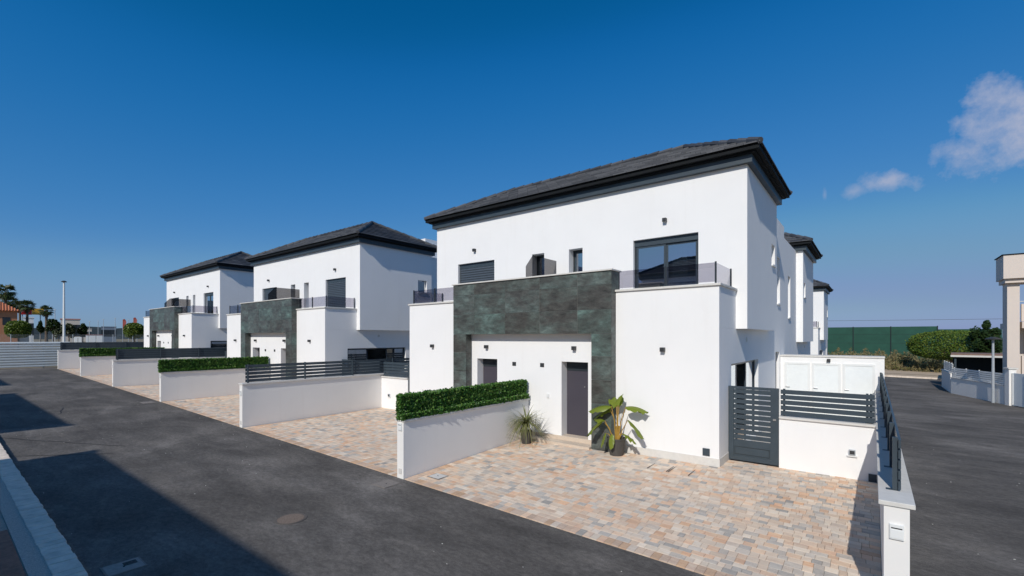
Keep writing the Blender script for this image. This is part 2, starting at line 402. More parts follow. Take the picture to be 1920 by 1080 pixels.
# ------------------------------------------------------------------ driveways of mixed pavers
PC = [(0.718, 0.486, 0.334), (0.727, 0.522, 0.372), (0.699, 0.54, 0.411), (0.727, 0.585, 0.457), (0.68, 0.571, 0.47), (0.585, 0.517, 0.444), (0.49, 0.45, 0.402), (0.756, 0.639, 0.516), (0.396, 0.368, 0.334), (0.718, 0.459, 0.296)]
PW = [3, 5, 6, 6, 4, 3.5, 2.2, 4, 1.0, 1.3]
def drive_z(x, y, base): t = max(0, min(1, (y-6.29)/4.3)); return (G(x, 6.3)+.012)*(1-t)+(base-.012)*t
def driveway(x0, x1, hx0, hx1, yend, base, singles, seed):
    rnd = random.Random(seed); m = MB()
    nx, ny = 16, 12
    for i in range(nx):
        for j in range(ny):
            xa, xb = x0+(x1-x0)*i/nx, x0+(x1-x0)*(i+1)/nx; ya, yb = 6.29+(yend-6.29)*j/ny, 6.29+(yend-6.29)*(j+1)/ny
            m.quad(*[(X, Y, drive_z(X, Y, base)-.016) for X, Y in ((xa, ya), (xb, ya), (xb, yb), (xa, yb))])
    dv = m.build('driveway', 'joint_sand'); tag(dv, kind='structure')
    st = []
    y = 6.295; row = 0
    while y < yend-.02:
        h = .19 if row == 0 else rnd.choice((.11, .13, .13, .155))
        x = x0+.004
        while x < x1-.03:
            edge = x < x0+.05 or row == 0
            w = .19 if x < x0+.05 else (.12 if row == 0 else rnd.choice((.09, .12, .12, .155, .18, .21)))
            if x1-x-w < .08: w = x1-x
            cx, cy = x+w/2, y+h/2
            if not (hx0+.1 < cx < hx1-.1 and cy > 10.85):
                # colour runs in loose swathes, as mixed pallets give
                s = math.sin(cx*1.3+cy*2.1+seed)+math.sin(cx*.7-cy*2.9)*.8+rnd.gauss(0, .8)
                wts = [a*(1.8 if (s > .3) == (i in (0, 1, 2, 9)) else .7) for i, a in enumerate(PW)]
                c = rnd.choices(PC, wts)[0]
                if edge and rnd.random() < .8: c = rnd.choice(((.60, .40, .26), (.58, .42, .31), (.62, .47, .36)))
                vv = rnd.uniform(.88, 1.12); c = tuple(q*vv for q in c)
                g = .0016
                st.append((cx, cy, x+g, y+g, x+w-g, y+h-g, c, rnd.uniform(-.0018, .0018), w*h))
            x += w
        y += h; row += 1
    def rank(q):
        c = -q[0]*math.sin(YAW)+q[1]*math.cos(YAW); r = q[0]*math.cos(YAW)+q[1]*math.sin(YAW)
        if c < .5 or abs(r/c) > 1.11: return 0
        py = 633+865.6*(3-.1)/c
        return q[8]/(c*c*c) if py < 1085 else 0
    st.sort(key=rank, reverse=True)
    rest = MB()
    for k, (cx, cy, a, b, c, d, col, dz, _) in enumerate(st):
        mm = MB() if k < singles else rest
        zt = [drive_z(X, Y, base)+dz for X, Y in ((a, b), (c, b), (c, d), (a, d))]
        e = .003
        i = len(mm.v)
        mm.v += [(a, b, zt[0]-.02), (c, b, zt[1]-.02), (c, d, zt[2]-.02), (a, d, zt[3]-.02), (a, b, zt[0]-e), (c, b, zt[1]-e), (c, d, zt[2]-e), (a, d, zt[3]-e),
                 (a+e, b+e, zt[0]), (c-e, b+e, zt[1]), (c-e, d-e, zt[2]), (a+e, d-e, zt[3])]
        for f in ((0, 1, 5, 4), (1, 2, 6, 5), (2, 3, 7, 6), (3, 0, 4, 7), (4, 5, 9, 8), (5, 6, 10, 9), (6, 7, 11, 10), (7, 4, 8, 11), (8, 9, 10, 11)):
            mm.f.append(tuple(i+q for q in f)); mm.c.append(col)
        if k < singles: mm.build('paver', 'paver', dv)
    tag(rest.build('small_pavers', 'paver', dv), kind='stuff')
    return dv
HX = -7.88; P = 16.08
HZ = [0.0, .136, .417]
for k in range(3):
    ox = -k*P; b = .165+HZ[k]
    driveway(-7.818+ox, .088+ox, HX-5.22+ox, HX+5.22+ox, 11.52, b, 300 if k == 0 else 0, 3+k)
    driveway(-15.77+ox, -8.052+ox, HX-5.22+ox, HX+5.22+ox, 11.52, b, 0, 13+k)

# ------------------------------------------------------------------ the house
def lamp(parent, x, y, z, s=1.0):
    b = MB().box(x-.05, y-.11, z-.03, x+.05, y, z+.07).build('wall_lamp', 'lamp_metal', parent, bevel=.004)
    MB().box(x-.035, y-.09, z-.036, x+.035, y-.03, z-.0305).build('lens', 'lens', b)
def glazed(parent, x0, x1, z0, z1, y, sashes, name='window', head=.12):
    f = MB()
    t = .05
    f.box(x0, y, z0, x0+t, y+.07, z1).box(x1-t, y, z0, x1, y+.07, z1).box(x0+t, y, z1-t, x1-t, y+.07, z1).box(x0+t, y, z0, x1-t, y+.07, z0+t)
    w = f.build(name, 'frame_dark', parent)
    if head: MB().box(x0+.001, y-.012, z1-head, x1-.001, y-.001, z1-.002).build('shutter_box', 'anthracite', w)
    n = sashes; ww = (x1-x0-2*t)/n
    for i in range(n):
        a = x0+t+ww*i; b = a+ww; yy = y+.012+.025*(i % 2)
        s = MB(); q = .055
        zt = z1-t-(head-.05 if head else 0)
        s.box(a, yy, z0+t, a+q, yy+.022, zt).box(b-q, yy, z0+t, b, yy+.022, zt).box(a+q, yy, zt-q, b-q, yy+.022, zt).box(a+q, yy, z0+t, b-q, yy+.022, z0+t+q)
        s.build('sash', 'anthracite', w)
        MB().box(a+q, yy+.008, z0+t+q, b-q, yy+.014, zt-q).build('pane', 'window_glass', w)
    return w
def shutter(parent, x0, x1, z0, z1, y):
    m = MB(); z = z0; h = .085
    m.box(x0, y+.012, z0, x1, y+.02, z1)
    while z < z1-.001:
        zz = min(z+h, z1); m.hexa([(x0, y-.016, z+.016), (x1, y-.016, z+.016), (x1, y+.012, z), (x0, y+.012, z), (x0, y+.004, zz), (x1, y+.004, zz), (x1, y+.012, zz), (x0, y+.012, zz)]); z += h
    return m.build('roller_shutter', 'shutter', parent)

def roof(parent):
    # cornice in three steps, then hipped roof of flat dark tiles
    X, Y0, Y1 = 5.475, 0.0, 4.35
    def ring(name, o0, o1, z0, z1, mat):
        m = MB()
        for (a, b, c, d) in ((-X-o1, Y0-o1, X+o1, Y0-o0), (-X-o1, Y1+o0, X+o1, Y1+o1), (-X-o1, Y0-o0, -X-o0, Y1+o0), (X+o0, Y0-o0, X+o1, Y1+o0)):
            m.box(a, b, z0, c, d, z1)
        return m.build(name, mat, parent)
    ring('cornice', -.02, .13, 7.215, 7.405, 'anthracite')
    ring('soffit_board', -.02, .22, 7.4075, 7.445, 'cornice')  # near-black colour stands in for the shade under the gutter
    ring('gutter', .19, .315, 7.4475, 7.535, 'cornice')
    E = .345; z0 = 7.54; run = (Y1-Y0)/2+E; pitch = .51; ex = X+E; yc = (Y0+Y1)/2; zr = z0+run*pitch
    rf = MB(); rx = ex-run
    A, B, C, D = (-ex, Y0-E, z0), (ex, Y0-E, z0), (ex, Y1+E, z0), (-ex, Y1+E, z0); L, Rr = (-rx, yc, zr), (rx, yc, zr)
    rf.quad(A, B, Rr, L).quad(C, D, L, Rr).quad(B, C, Rr).quad(D, A, L).quad(D, C, B, A)
    ro = rf.build('roof', 'cornice', parent)
    # tile courses on each slope
    n = 9; cs = run/n
    for side in range(4):
        t = MB()
        for i in range(n):
            d0, d1 = i*cs, (i+1)*cs+.03
            half0 = (ex if side < 2 else run)-d0
            u = -half0+random.uniform(0, .2)*0; j = 0; wdt = .42; off = (i % 2)*wdt/2
            u = -half0
            edges = [u]; u = -math.floor(half0/wdt)*wdt-off
            while u < half0:
                if u > -half0+.02: edges.append(u)
                u += wdt
            edges.append(half0)
            for a, b in zip(edges, edges[1:]):
                if b-a < .02: continue
                g = .004; dz = random.uniform(-.002, .003)
                def pt(uu, dd, hh):
                    lim = (ex if side < 2 else run)-dd; uu = max(-lim, min(lim, uu)); z = z0+dd*pitch+hh
                    if side == 0: return (uu, Y0-E+dd, z)
                    if side == 1: return (-uu, Y1+E-dd, z)
                    if side == 2: return (ex-dd, yc+uu, z)
                    return (-ex+dd, yc-uu, z)
                d1c = min(d1, run)
                t.hexa([pt(a+g, d0-.02, .034), pt(b-g, d0-.02, .034), pt(b-g, d1c, .003), pt(a+g, d1c, .003),
                        pt(a+g, d0-.02, .066+dz), pt(b-g, d0-.02, .066+dz), pt(b-g, d1c, .012+dz), pt(a+g, d1c, .012+dz)])
        tag(t.build('roof_tiles', 'roof_tile', ro), kind='stuff')
    for a, b in ((A, L), (D, L), (B, Rr), (C, Rr), (L, Rr)):
        a, b = Vector(a)+Vector((0, 0, .05)), Vector(b)+Vector((0, 0, .05)); k = max(4, round((b-a).length/.42)); m = MB()
        for i in range(k):
            p, q = a.lerp(b, i/k), a.lerp(b, min(1, (i+1.06)/k)); m.tube([p, q+Vector((0, 0, .018))], [.075, .085], 8)
        tag(m.build('ridge_tiles', 'roof_tile', ro), kind='stuff')

def make_house(right_shutter, left_shutter=True, singles=True):
    h = empty('house')
    W_ = 'plaster'
    zb = -.35
    f = MB()
    hw = 5.475
    # upper storey
    f.holed((-hw, 0, 3.22), (1, 0, 0), (0, 0, 1), (0, -1, 0), 2*hw, 4.04,
            [(hw-4.33, .33, hw-2.56, 2.51), (hw+2.56, .33, hw+4.33, 2.51), (hw-.94, 1.13, hw-.46, 2.51), (hw+.46, 1.13, hw+.94, 2.51)], .34)
    for s in (1, -1):
        f.holed((s*hw, 0, 3.22), (0, 1, 0), (0, 0, 1), (s, 0, 0), 4.35, 4.04, [(3.42, 2.0, 4.02, 2.62)], .15)
        f.box(s*hw+(.0 if s > 0 else -.05), 3.40, 5.17, s*hw+(.05 if s > 0 else 0), 4.04, 5.217)
    f.quad((-hw, 4.35, 3.22), (hw, 4.35, 3.22), (hw, 4.35, 7.26), (-hw, 4.35, 7.26))
    f.quad((-hw, 0, 3.22), (hw, 0, 3.22), (hw, 4.35, 3.22), (-hw, 4.35, 3.22))
    f.quad((-hw, 0, 7.2), (hw, 0, 7.2), (hw, 4.35, 7.2), (-hw, 4.35, 7.2))
    f.build('upper_storey', W_, h)
    # ground storey and rear block
    g = MB(); lw = 5.22
    for s in (1, -1):
        g.holed((s*lw, -1.56, zb), (0, 1, 0), (0, 0, 1), (s, 0, 0), 9.41, 3.22-zb, [(1.09, .165-zb, 4.40, 2.37-zb), (7.45, .165-zb, 8.3, 2.5-zb)], .2)
        g.holed((s*lw, 4.35, 3.22), (0, 1, 0), (0, 0, 1), (s, 0, 0), 3.5, 3.98, [(1.85, 1.0, 2.5, 2.65)], .15)
        a, b = (lw-.2, lw) if s > 0 else (-lw, -lw+.2)
        g.box(a, -1.56, 3.222, b, -.001, 4.15)                    # parapet, side
        a, b = (2.77, lw-.2) if s > 0 else (-lw+.2, -2.77)
        g.box(a, -1.56, zb, b, -1.36, 4.15)                        # front of the projecting wing
        if s > 0: g.quad((lw-.2, -1.56, zb), (lw, -1.56, zb), (lw, -1.56, 3.222), (lw-.2, -1.56, 3.222))
        else: g.quad((-lw, -1.56, zb), (-lw+.2, -1.56, zb), (-lw+.2, -1.56, 3.222), (-lw, -1.56, 3.222))
        xx = s*lw+(0 if s > 0 else -.05)
        g.box(xx, 6.18, 4.17, xx+.05, 6.87, 4.218)                 # sill of the tall slit
    g.holed((-2.77, -1.52, zb), (1, 0, 0), (0, 0, 1), (0, -1, 0), 5.54, 3.4-zb, [(2.77+1.14, .31-zb, 2.77+1.96, 2.345-zb), (2.77-1.98, .31-zb, 2.77-1.16, 2.345-zb)], .34)
    g.box(-lw+.21, -1.355, 3.4, lw-.21, -.002, 3.5)               # terrace floor
    g.quad((-lw, 7.85, zb), (lw, 7.85, zb), (lw, 7.85, 7.2), (-lw, 7.85, 7.2))
    g.quad((-lw, 4.353, 3.22), (lw, 4.353, 3.22), (lw, 4.353, 7.2), (-lw, 4.353, 7.2))
    g.quad((-lw, 4.36, 6.5), (lw, 4.36, 6.5), (lw, 7.85, 6.5), (-lw, 7.85, 6.5))
    g.build('ground_storey', W_, h)
    bxo('stair_tower', W_, h, -3.5, 5.65, 6.4, 3.5, 7.8, 8.62)
    # dark interior floor slabs
    bxo('floor_slab', 'concrete', h, -5.0, -1.3, .0, 5.0, 7.7, .16)
    # copings
    for s in (1, -1):
        m = MB(); a, b = (2.765, 5.26) if s > 0 else (-5.26, -2.765)
        m.box(a, -1.605, 4.152, b, -1.33, 4.205)
        a, b = (4.99, 5.262) if s > 0 else (-5.262, -4.99)
        m.box(a, -1.329, 4.152, b, -.003, 4.205)
        m.build('coping', 'coping', h, bevel=.006)
        # glass balustrade on the wing
        bl = None
        x0, x1 = (2.80, 5.12) if s > 0 else (-5.12, -2.80)
        gp = MB().box(x0, -1.455, 4.25, x1, -1.445, 4.68).build('balustrade_pane', 'smoked_glass', h)
        MB().box(s*5.115-.005, -1.43, 4.25, s*5.115+.005, -.04, 4.68).build('balustrade_pane', 'smoked_glass', h)
        for (px, py) in ((s*5.12, -1.45), (s*5.12, -.06), (s*4.0, -1.47)):
            MB().box(px-.017, py-.017, 4.206, px+.017, py+.017, 4.70).build('balustrade_post', 'frame_dark', h)
        # skirting
        a, b = (2.77, 5.232) if s > 0 else (-5.232, -2.77)
        m = MB().box(a, -1.573, zb, b, -1.5605, .33)
        xx = 5.2205 if s > 0 else -5.233
        m.box(xx, -1.5604, zb, xx+.0125, -.50, .33)
        m.build('skirting', 'coping', h)
        lamp(h, s*3.98, -1.561, 2.70); lamp(h, s*3.47, -.001, 6.14); lamp(h, s*1.56, -1.521, 2.70)
        # recessed number plate beside each door
        MB().box(s*.5-.065, -1.535, 2.17, s*.5+.065, -1.5205, 2.28).build('wall_light', 'lamp_metal', h)
        bxo('vent', 'anthracite', h, s*4.95-.075, -1.585, .37, s*4.95+.075, -1.5615, .53)
        MB().tube([(s*5.2, 1.2, 2.95), (s*5.235, 1.2, 2.95)], .06, 14).build('extract_vent', 'coping', h)
    MB().box(.66, -1.55, 1.32, .74, -1.5205, 1.43).build('doorbell', 'white_paint', h)
    # front doors
    for a, b in ((1.14, 1.96), (-1.98, -1.16)):
        d = MB().box(a+.005, -1.24, .315, b-.005, -1.19, 2.343).build('front_door', 'door_paint', h)
        MB().box(a+.012, -1.252, 2.09, b-.012, -1.2405, 2.335).build('door_head', 'frame_dark', d)
        MB().tube([((a+b)/2+.16, -1.255, 1.66), ((a+b)/2+.16, -1.2405, 1.66)], .018, 10).build('peephole', 'steel', d)
    MB().box(-2.2, -1.90, -.2, 2.2, -1.5365, .205).box(-2.2, -1.536, .1, 2.2, -1.5205, .309).box(1.145, -1.5195, .312, 1.955, -1.2405, .314).box(-1.975, -1.5195, .312, -1.165, -1.2405, .314).build('door_step', 'beige_stone', h)
    # tiled portal
    p = MB().box(-2.755, -1.797, 3.105, 2.755, -1.322, 4.672).box(-2.755, -1.797, -.2, -2.215, -1.5615, 3.1045).box(2.215, -1.797, -.2, 2.755, -1.5615, 3.1045).build('portal', 'grout', h)
    cols = [-2.765, -1.85, -.62, .60, 1.80, 2.765]; rows = [3.10, 3.72, 4.335, 4.675]
    for c0, c1 in zip(cols, cols[1:]):
        for r0, r1 in zip(rows, rows[1:]): MB().box(c0+.004, -1.805, r0+.004, c1-.004, -1.7975, r1-.004).build('portal_tile', 'green_tile', p)
    pr = [-.2, .12, .73, 1.33, 1.93, 2.53, 3.10]
    for r0, r1 in zip(pr, pr[1:]):
        for c0, c1 in ((-2.765, -2.205), (2.205, 2.765)): MB().box(c0+.004, -1.805, r0+.004, c1-.004, -1.7975, r1-.004).build('portal_tile', 'green_tile', p)
        for xx in (-2.766, -2.2145, 2.2045, 2.7555): MB().box(xx, -1.797, r0+.003, xx+.0095, -1.562, r1-.003).build('portal_tile', 'green_tile', p)
    for r0, r1 in zip(rows, rows[1:]):
        for xx in (-2.766, 2.7555): MB().box(xx, -1.797, r0+.003, xx+.0095, -1.325, r1-.003).build('portal_tile', 'green_tile', p)
    MB().box(-2.80, -1.845, 4.677, 2.80, -1.29, 4.715).build('portal_coping', 'coping', p, bevel=.005)
    # smoked partition between the two terraces
    MB().prism([(-.006, -.01, 3.52), (-.006, -.01, 5.42), (-.006, -1.28, 5.42), (-.006, -1.62+.35, 5.42-.01), (-.006, -1.28, 5.42)][:2] + [(-.006, -1.26, 5.42), (-.006, -1.30, 3.52)], (.012, 0, 0)).build('terrace_screen', 'dark_glass', h)
    # openings of the upper front
    w = glazed(h, 2.56, 4.33, 3.55, 5.73, .10, 2, 'balcony_door', .17)
    if right_shutter: shutter(w, 2.615, 4.275, 3.6, 5.55, .085)
    w = glazed(h, -4.33, -2.56, 3.55, 5.73, .10, 2, 'balcony_door', .17)
    if left_shutter: shutter(w, -4.275, -2.615, 3.6, 5.55, .085)
    for a, b in ((.46, .94), (-.94, -.46)): glazed(h, a, b, 4.35, 5.73, .27, 1, 'narrow_window', 0)
    cu = MB()
    for i in range(12):
        a = 3.52+i*.035; yy = .42+(i % 2)*.05; cu.quad((a, yy, 3.55), (a+.035, .42+((i+1) % 2)*.05, 3.55), (a+.035, .42+((i+1) % 2)*.05, 5.6), (a, yy, 5.6))
    cu.build('curtain', 'curtain', h)
    # side openings
    for s in (1, -1):
        def sx(d): return s*(5.22-d)
        for (y0, y1, z0, z1, n, nm) in ((-.47, 2.84, .17, 2.365, 3, 'sliding_window'), (5.89, 6.74, .17, 2.495, 1, 'side_door')):
            fr = MB(); d0, d1 = .10, .17
            xa, xb = sorted((sx(d0), sx(d1)))
            fr.box(xa, y0+.002, z0, xb, y0+.05, z1).box(xa, y1-.05, z0, xb, y1-.002, z1).box(xa, y0+.05, z1-.06, xb, y1-.05, z1)
            o = fr.build(nm, 'frame_dark', h)
            ww = (y1-y0-.1)/n
            for i in range(n):
                a = y0+.05+i*ww
                if n == 3 and i == 1: continue                     # the sash slid open
                s_ = MB().box(xa+.01, a, z0, xb-.02, a+.05, z1-.06).box(xa+.01, a+ww-.05, z0, xb-.02, a+ww, z1-.06)
                s_.build('sash', 'anthracite', o)
                MB().box((xa+xb)/2-.004, a+.05, z0, (xa+xb)/2+.004, a+ww-.05, z1-.06).build('pane', 'window_glass', o)
        xa, xb = sorted((s*(5.475-.10), s*(5.475-.13)))
        MB().box(xa, 3.42, 5.22, xb, 4.02, 5.84).build('small_window', 'window_glass', h)
        xa, xb = sorted((s*(5.22-.10), s*(5.22-.13)))
        MB().box(xa, 6.2, 4.22, xb, 6.85, 5.87).build('slit_window', 'window_glass', h)
    roof(h)
    return h
def fix_screen(h):   # chamfered front corner of the smoked screen
    for o in h.children:
        if o.name.startswith('terrace_screen'):
            me = MB().prism([(-.006, -.01, 3.52), (-.006, -.01, 5.42), (-.006, -1.28, 5.42), (-.006, -1.62, 5.06), (-.006, -1.62, 4.725), (-.006, -1.28, 4.725), (-.006, -1.28, 3.52)], (.012, 0, 0)).mesh('terrace_screen')
            me.materials.append(MAT['dark_glass']); o.data = me
places_ = ['corner house', 'middle house', 'end house']
HG = 'white semi-detached houses along the street'
hA = make_house(False); hA.location = (HX, 12.35, 0)
tag(hA, 'white house at the street corner, its balcony door of bare glass beside a shuttered one', 'house', HG); fix_screen(hA)
hB = make_house(True, singles=False); hB.location = (HX-P, 12.35, HZ[1]); fix_screen(hB)
tag(hB, 'white house in the middle of its row, grey shutters down over both balcony doors', 'house', HG)
hC = copy_tree(hA); hC.location = (HX-2*P, 12.35, HZ[2])
tag(hC, 'white house at the end of the row beside the corrugated hoarding', 'house', HG)
hD = copy_tree(hA); hD.location = (HX, 28.05, -.41); hD.rotation_euler = (0, 0, math.pi)
tag(hD, 'white house built back to back against the corner house, facing the rear street', 'house', HG)
hE = copy_tree(hA); hE.location = (HX-.72, 44.8, -.4)
tag(hE, 'farthest white house, beyond the rear street near the green screen fence', 'house', HG)
for k in range(3):
    o = copy_tree(hB); o.location = (HX-k*P, -7.55, G(HX-k*P, 0)); o.rotation_euler = (0, 0, math.pi)
    tag(o, 'white house across the street, throwing its shadow on the asphalt opposite the %s' % places_[k], 'house', 'houses across the street')

# ------------------------------------------------------------------ garden walls, fences, gates, hedges
def slat_fence(along, a0, a1, c, z0, n, label, group, post_side=1, step=1.9, mesh=False, base=None, hgt=.60):
    """fence along 'x' or 'y' from a0 to a1 at the cross coordinate c; posts on post_side."""
    e = empty('slat_fence', (c, a0, z0) if along == 'y' else (a0, c, z0))
    L = a1-a0
    def B(m, u0, v0, w0, u1, v1, w1):
        if along == 'y': m.box(v0, u0, w0, v1, u1, w1)
        else: m.box(u0, v0, w0, u1, v1, w1)
    ph = (hgt-.02)/n
    for i in range(n):
        m = MB(); B(m, 0, -.012, .02+i*ph, L, .012, .02+(i+1)*ph-.022); m.build('slat', 'anthracite', e)
    u = .06
    while True:
        m = MB(); va, vb = sorted((post_side*.0125, post_side*.062))
        B(m, u-.02, va, .004, u+.02, vb, hgt-.005)
        po = m.build('post', 'anthracite', e)
        m = MB(); va, vb = sorted((post_side*.013, post_side*.12)); B(m, u-.035, va, .0, u+.035, vb, .0035); m.build('base_plate', 'anthracite', po)
        if u >= L-.07: break
        u = min(u+step, L-.06)
    if mesh:
        m = MB(); v = -post_side*.016; B(m, .0, min(v, v-.002*post_side), .02, L*mesh, max(v, v-.002*post_side), hgt-.02); m.build('privacy_mesh', 'mesh_dark', e)
    return tag(e, label, 'fence', group)
def garden_wall(c, ya, yb, ztop, label, group, th=.21, mail=True, ov=.045):
    zb = G(c, ya)-.3
    e = empty('garden_wall', (c, ya, G(c, ya)))
    zz = ztop-G(c, ya)
    MB().box(-th/2, 0, -.3, th/2, yb-ya, zz-.05).build('wall_body', 'garden_wall', e)
    MB().box(-th/2-ov, -ov*.4, zz-.0495, th/2+ov, yb-ya, zz).build('coping', 'coping', e, bevel=.006)
    if mail:
        mb = MB().box(-.06, -.022, 1.02, .06, -.0005, 1.18).build('mailbox', 'white_paint', e, bevel=.004)
        MB().box(-.045, -.026, 1.135, .045, -.0225, 1.145).build('slot', 'black_void', mb)
        MB().box(-.052, -.027, 1.035, .052, -.0225, 1.12).build('flap', 'white_paint', mb)
        MB().box(-.045, -.012, .10, .045, -.0005, .21).build('meter_box', 'plate_white', e)
    return tag(e, label, 'wall', group)
def foliage_box(x0, x1, y0, y1, z0, z1, n, size, rnd):
    m = MB()
    for i in range(n):
        f = rnd.random(); x, y, z = rnd.uniform(x0, x1), rnd.uniform(y0, y1), z0+(z1-z0)*rnd.random()
        side = rnd.random()
        if side < .40: x = x1+rnd.gauss(-.012, .014)
        elif side < .62: x = x0+rnd.gauss(.012, .014)
        elif side < .80: z = z1+rnd.gauss(-.012, .018)
        elif side < .86: y = y0+rnd.gauss(.01, .015)
        s = size*rnd.uniform(.6, 1.35)
        a = Vector((rnd.gauss(0, 1), rnd.gauss(0, 1), rnd.gauss(0, 1))).normalized(); b = a.orthogonal().normalized()*s*.42; a = a*s
        p = Vector((x, y, z)); k = a.cross(b).normalized()*s*.18
        m.quad(p-a*.5, p+b+k, p+a*.5, p-b+k)
    return m
def hedge(c, ya, yb, z0, label, n, size, seed):
    e = empty('hedge', (c, ya, z0)); rnd = random.Random(seed)
    m = foliage_box(-.085, .085, 0, yb-ya, .0, .50, n, size, rnd)
    m2 = foliage_box(.06, .150, 0, yb-ya, .0, .11, n//4, size, rnd)
    o = m.build('foliage', 'hedge_leaf', e); tag(o, kind='stuff')
    tag(m2.build('foliage', 'hedge_leaf', e), kind='stuff')
    MB().box(-.05, .03, .0, .05, yb-ya-.03, .45).build('backing', 'turf', e)
    return tag(e, label, 'hedge', 'clipped hedges on the driveway walls')
WG = 'white driveway walls along the street'; FG = 'slat fences on the driveway walls'
places = ['corner house', 'middle house', 'end house']
# corner wall beside the side street
garden_wall(.195, 6.285, 19.2, 1.28, 'long low white wall with wide coping between the paved drive and the side street', WG)
slat_fence('y', 6.72, 19.1, .235, 1.281, 5, 'long anthracite slat fence on the coping beside the side street', FG, -1, 1.15)
for k in range(3):
    ox = -k*P; gz = G(-7.935+ox, 6.3)
    garden_wall(-7.935+ox, 6.285, 10.79, gz+1.26, 'low white wall under the hedge in front of the %s' % places[k], WG)
    hedge(-7.935+ox, 6.26, 10.74, gz+1.262, 'clipped green hedge on the wall in front of the %s' % places[k], (15000, 7000, 4500)[k], (.060, .07, .085)[k], 30+k)
    ox2 = ox-8.0; gz = G(-7.935+ox2, 6.3)
    nm = ('between the corner house and the middle house', 'between the middle house and the end house', 'past the end house next to the hoarding')[k]
    garden_wall(-15.91+ox, 6.285, 19.5, gz+1.41, 'white driveway wall %s' % nm, WG)
    slat_fence('y', 6.42, 19.0, -15.91+ox, gz+1.412, 5, 'anthracite slat fence on the wall %s' % nm, FG, 1, 1.9, (0, .45, 1)[k])

def gate(x0, x1, y, zb, zt, label, group, hinge=1):
    e = empty('gate', ((x0+x1)/2, y, zb)); w = (x1-x0)/2; h = zt-zb
    f = MB().box(-w, -.03, .0, -w+.11, .03, h).box(w-.17, -.03, .0, w-.01, .03, h).box(-w+.11, -.025, h-.06, w-.17, .025, h).box(-w+.11, -.025, .0, w-.17, .025, .10)
    f.build('gate_frame', 'anthracite', e)
    z = h-.065; i = 0
    while z > .55:
        MB().box(-w+.111, -.014, z-.096, w-.171, .014, z-.004).build('slat', 'anthracite', e); z -= .116; i += 1
    pn = MB().box(-w+.111, -.012, .101, w-.171, .012, z).build('kick_panel', 'anthracite', e)
    m = MB(); a, b, c, d = -w+.13, .13, w-.19, .30
    m.box(a, -.018, b, c, -.0125, b+.012).box(a, -.018, d, c, -.0125, d+.012).box(a, -.018, b+.012, a+.012, -.0125, d).box(c-.012, -.018, b+.012, c, -.0125, d)
    m.build('moulding', 'frame_dark', pn)
    MB().box(w-.12, -.05, .98, w-.06, -.031, 1.02).build('latch', 'steel', e)
    return tag(e, label, 'gate', group)
def gate_wall(x0, x1, y, z0, zt, label, intercom_x):
    e = empty('gate_wall', ((x0+x1)/2, y, z0)); w = (x1-x0)/2
    MB().box(-w, -.10, -.4, w, .10, zt-z0-.045).build('wall_body', 'plaster', e)
    MB().box(-w+.001, -.14, zt-z0-.0445, w-.001, .14, zt-z0).build('coping', 'coping', e, bevel=.005)
    ix = intercom_x-(x0+x1)/2
    i = MB().box(ix-.055, -.145, .47, ix+.055, -.1005, .58).build('intercom', 'galvanised', e, bevel=.004)
    MB().box(ix-.04, -.149, .49, ix+.04, -.1455, .56).build('screen', 'lamp_metal', i)
    MB().box(ix-.085, -.135, .435, ix+.085, -.1005, .462).build('shelf', 'white_paint', i)
    MB().box(w-.16, -.125, -.03, w-.03, -.1005, .14).build('vent', 'anthracite', e)
    return tag(e, label, 'wall', 'short walls beside the garden gates')
for k in range(3):
    ox = -k*P; zb = .165+HZ[k]
    for s in (1, -1):
        if s > 0: gx0, gx1, wx0, wx1, ix, side = HX+5.225+ox, HX+6.26+ox, HX+6.26+ox, HX+7.97+ox, HX+7.55+ox, 'turned towards the side street' if k == 0 else 'near the neighbouring drive'
        else: gx0, gx1, wx0, wx1, ix, side = HX-6.26+ox, HX-5.225+ox, HX-7.92+ox, HX-6.26+ox, HX-7.4+ox, 'on the hoarding side'
        zt = zb+1.13 if s > 0 else zb+1.27
        if k == 0 and s > 0: zt = 1.279
        if k == 2 and s < 0: continue
        nm = '%s, %s' % (places[k], side)
        gate(gx0, gx1, 11.62, zb+.02, zt+.60, 'anthracite slatted garden gate at the %s' % nm, 'garden gates')
        gate_wall(wx0, wx1, 11.66, zb, zt, 'short white wall with intercom beside the gate of the %s' % nm, ix)
        slat_fence('x', wx0+.02, wx1-(.0 if s < 0 else .06), 11.66, zt+.001, 5, 'anthracite slat fence on the short wall at the %s' % nm, FG, 1, 1.45)
# corner house side yard, other pale yards added to bounce light, cupboard row
for k in range(3):
    ox = -k*P; zy_ = .15+HZ[k]
    for x0, x1 in ((-2.655+ox, .085+ox), (-15.79+ox, -13.105+ox)):
        tag(MB().box(x0, 11.77, -.5, x1, 19.2, zy_).build('side_yard', 'pale_paving'), kind='structure')
tag(MB().box(-2.6, 11.8, .151, -.3, 13.4, .175).build('turf_strip', 'turf'), kind='structure')
e = empty('utility_cupboards', (-1.18, 19.25, .15))
MB().box(-1.475, 0, -.5, 1.475, .9, 2.17).build('wall_body', 'plaster', e)
MB().box(-1.49, -.03, 2.172, 1.49, .92, 2.225).build('coping', 'coping', e, bevel=.006)
for i, (a, b) in enumerate(((-1.34, -.56), (-.50, .32), (.38, 1.24))):
    fr = MB().box(a, -.035, .05, a+.07, -.001, 1.97).box(b-.07, -.035, .05, b, -.001, 1.97).box(a+.07, -.035, 1.90, b-.07, -.001, 1.97).build('door', 'white_paint', e)
    MB().box(a+.07, -.022, .05, b-.07, -.001, 1.90).build('door_panel', 'shed_panel', fr)
    MB().tube([(a+.05, -.07, 1.1), (a+.17, -.07, 1.1)], .012, 8).tube([(a+.05, -.07, 1.1), (a+.05, -.035, 1.1)], .012, 8).build('handle', 'steel', fr)
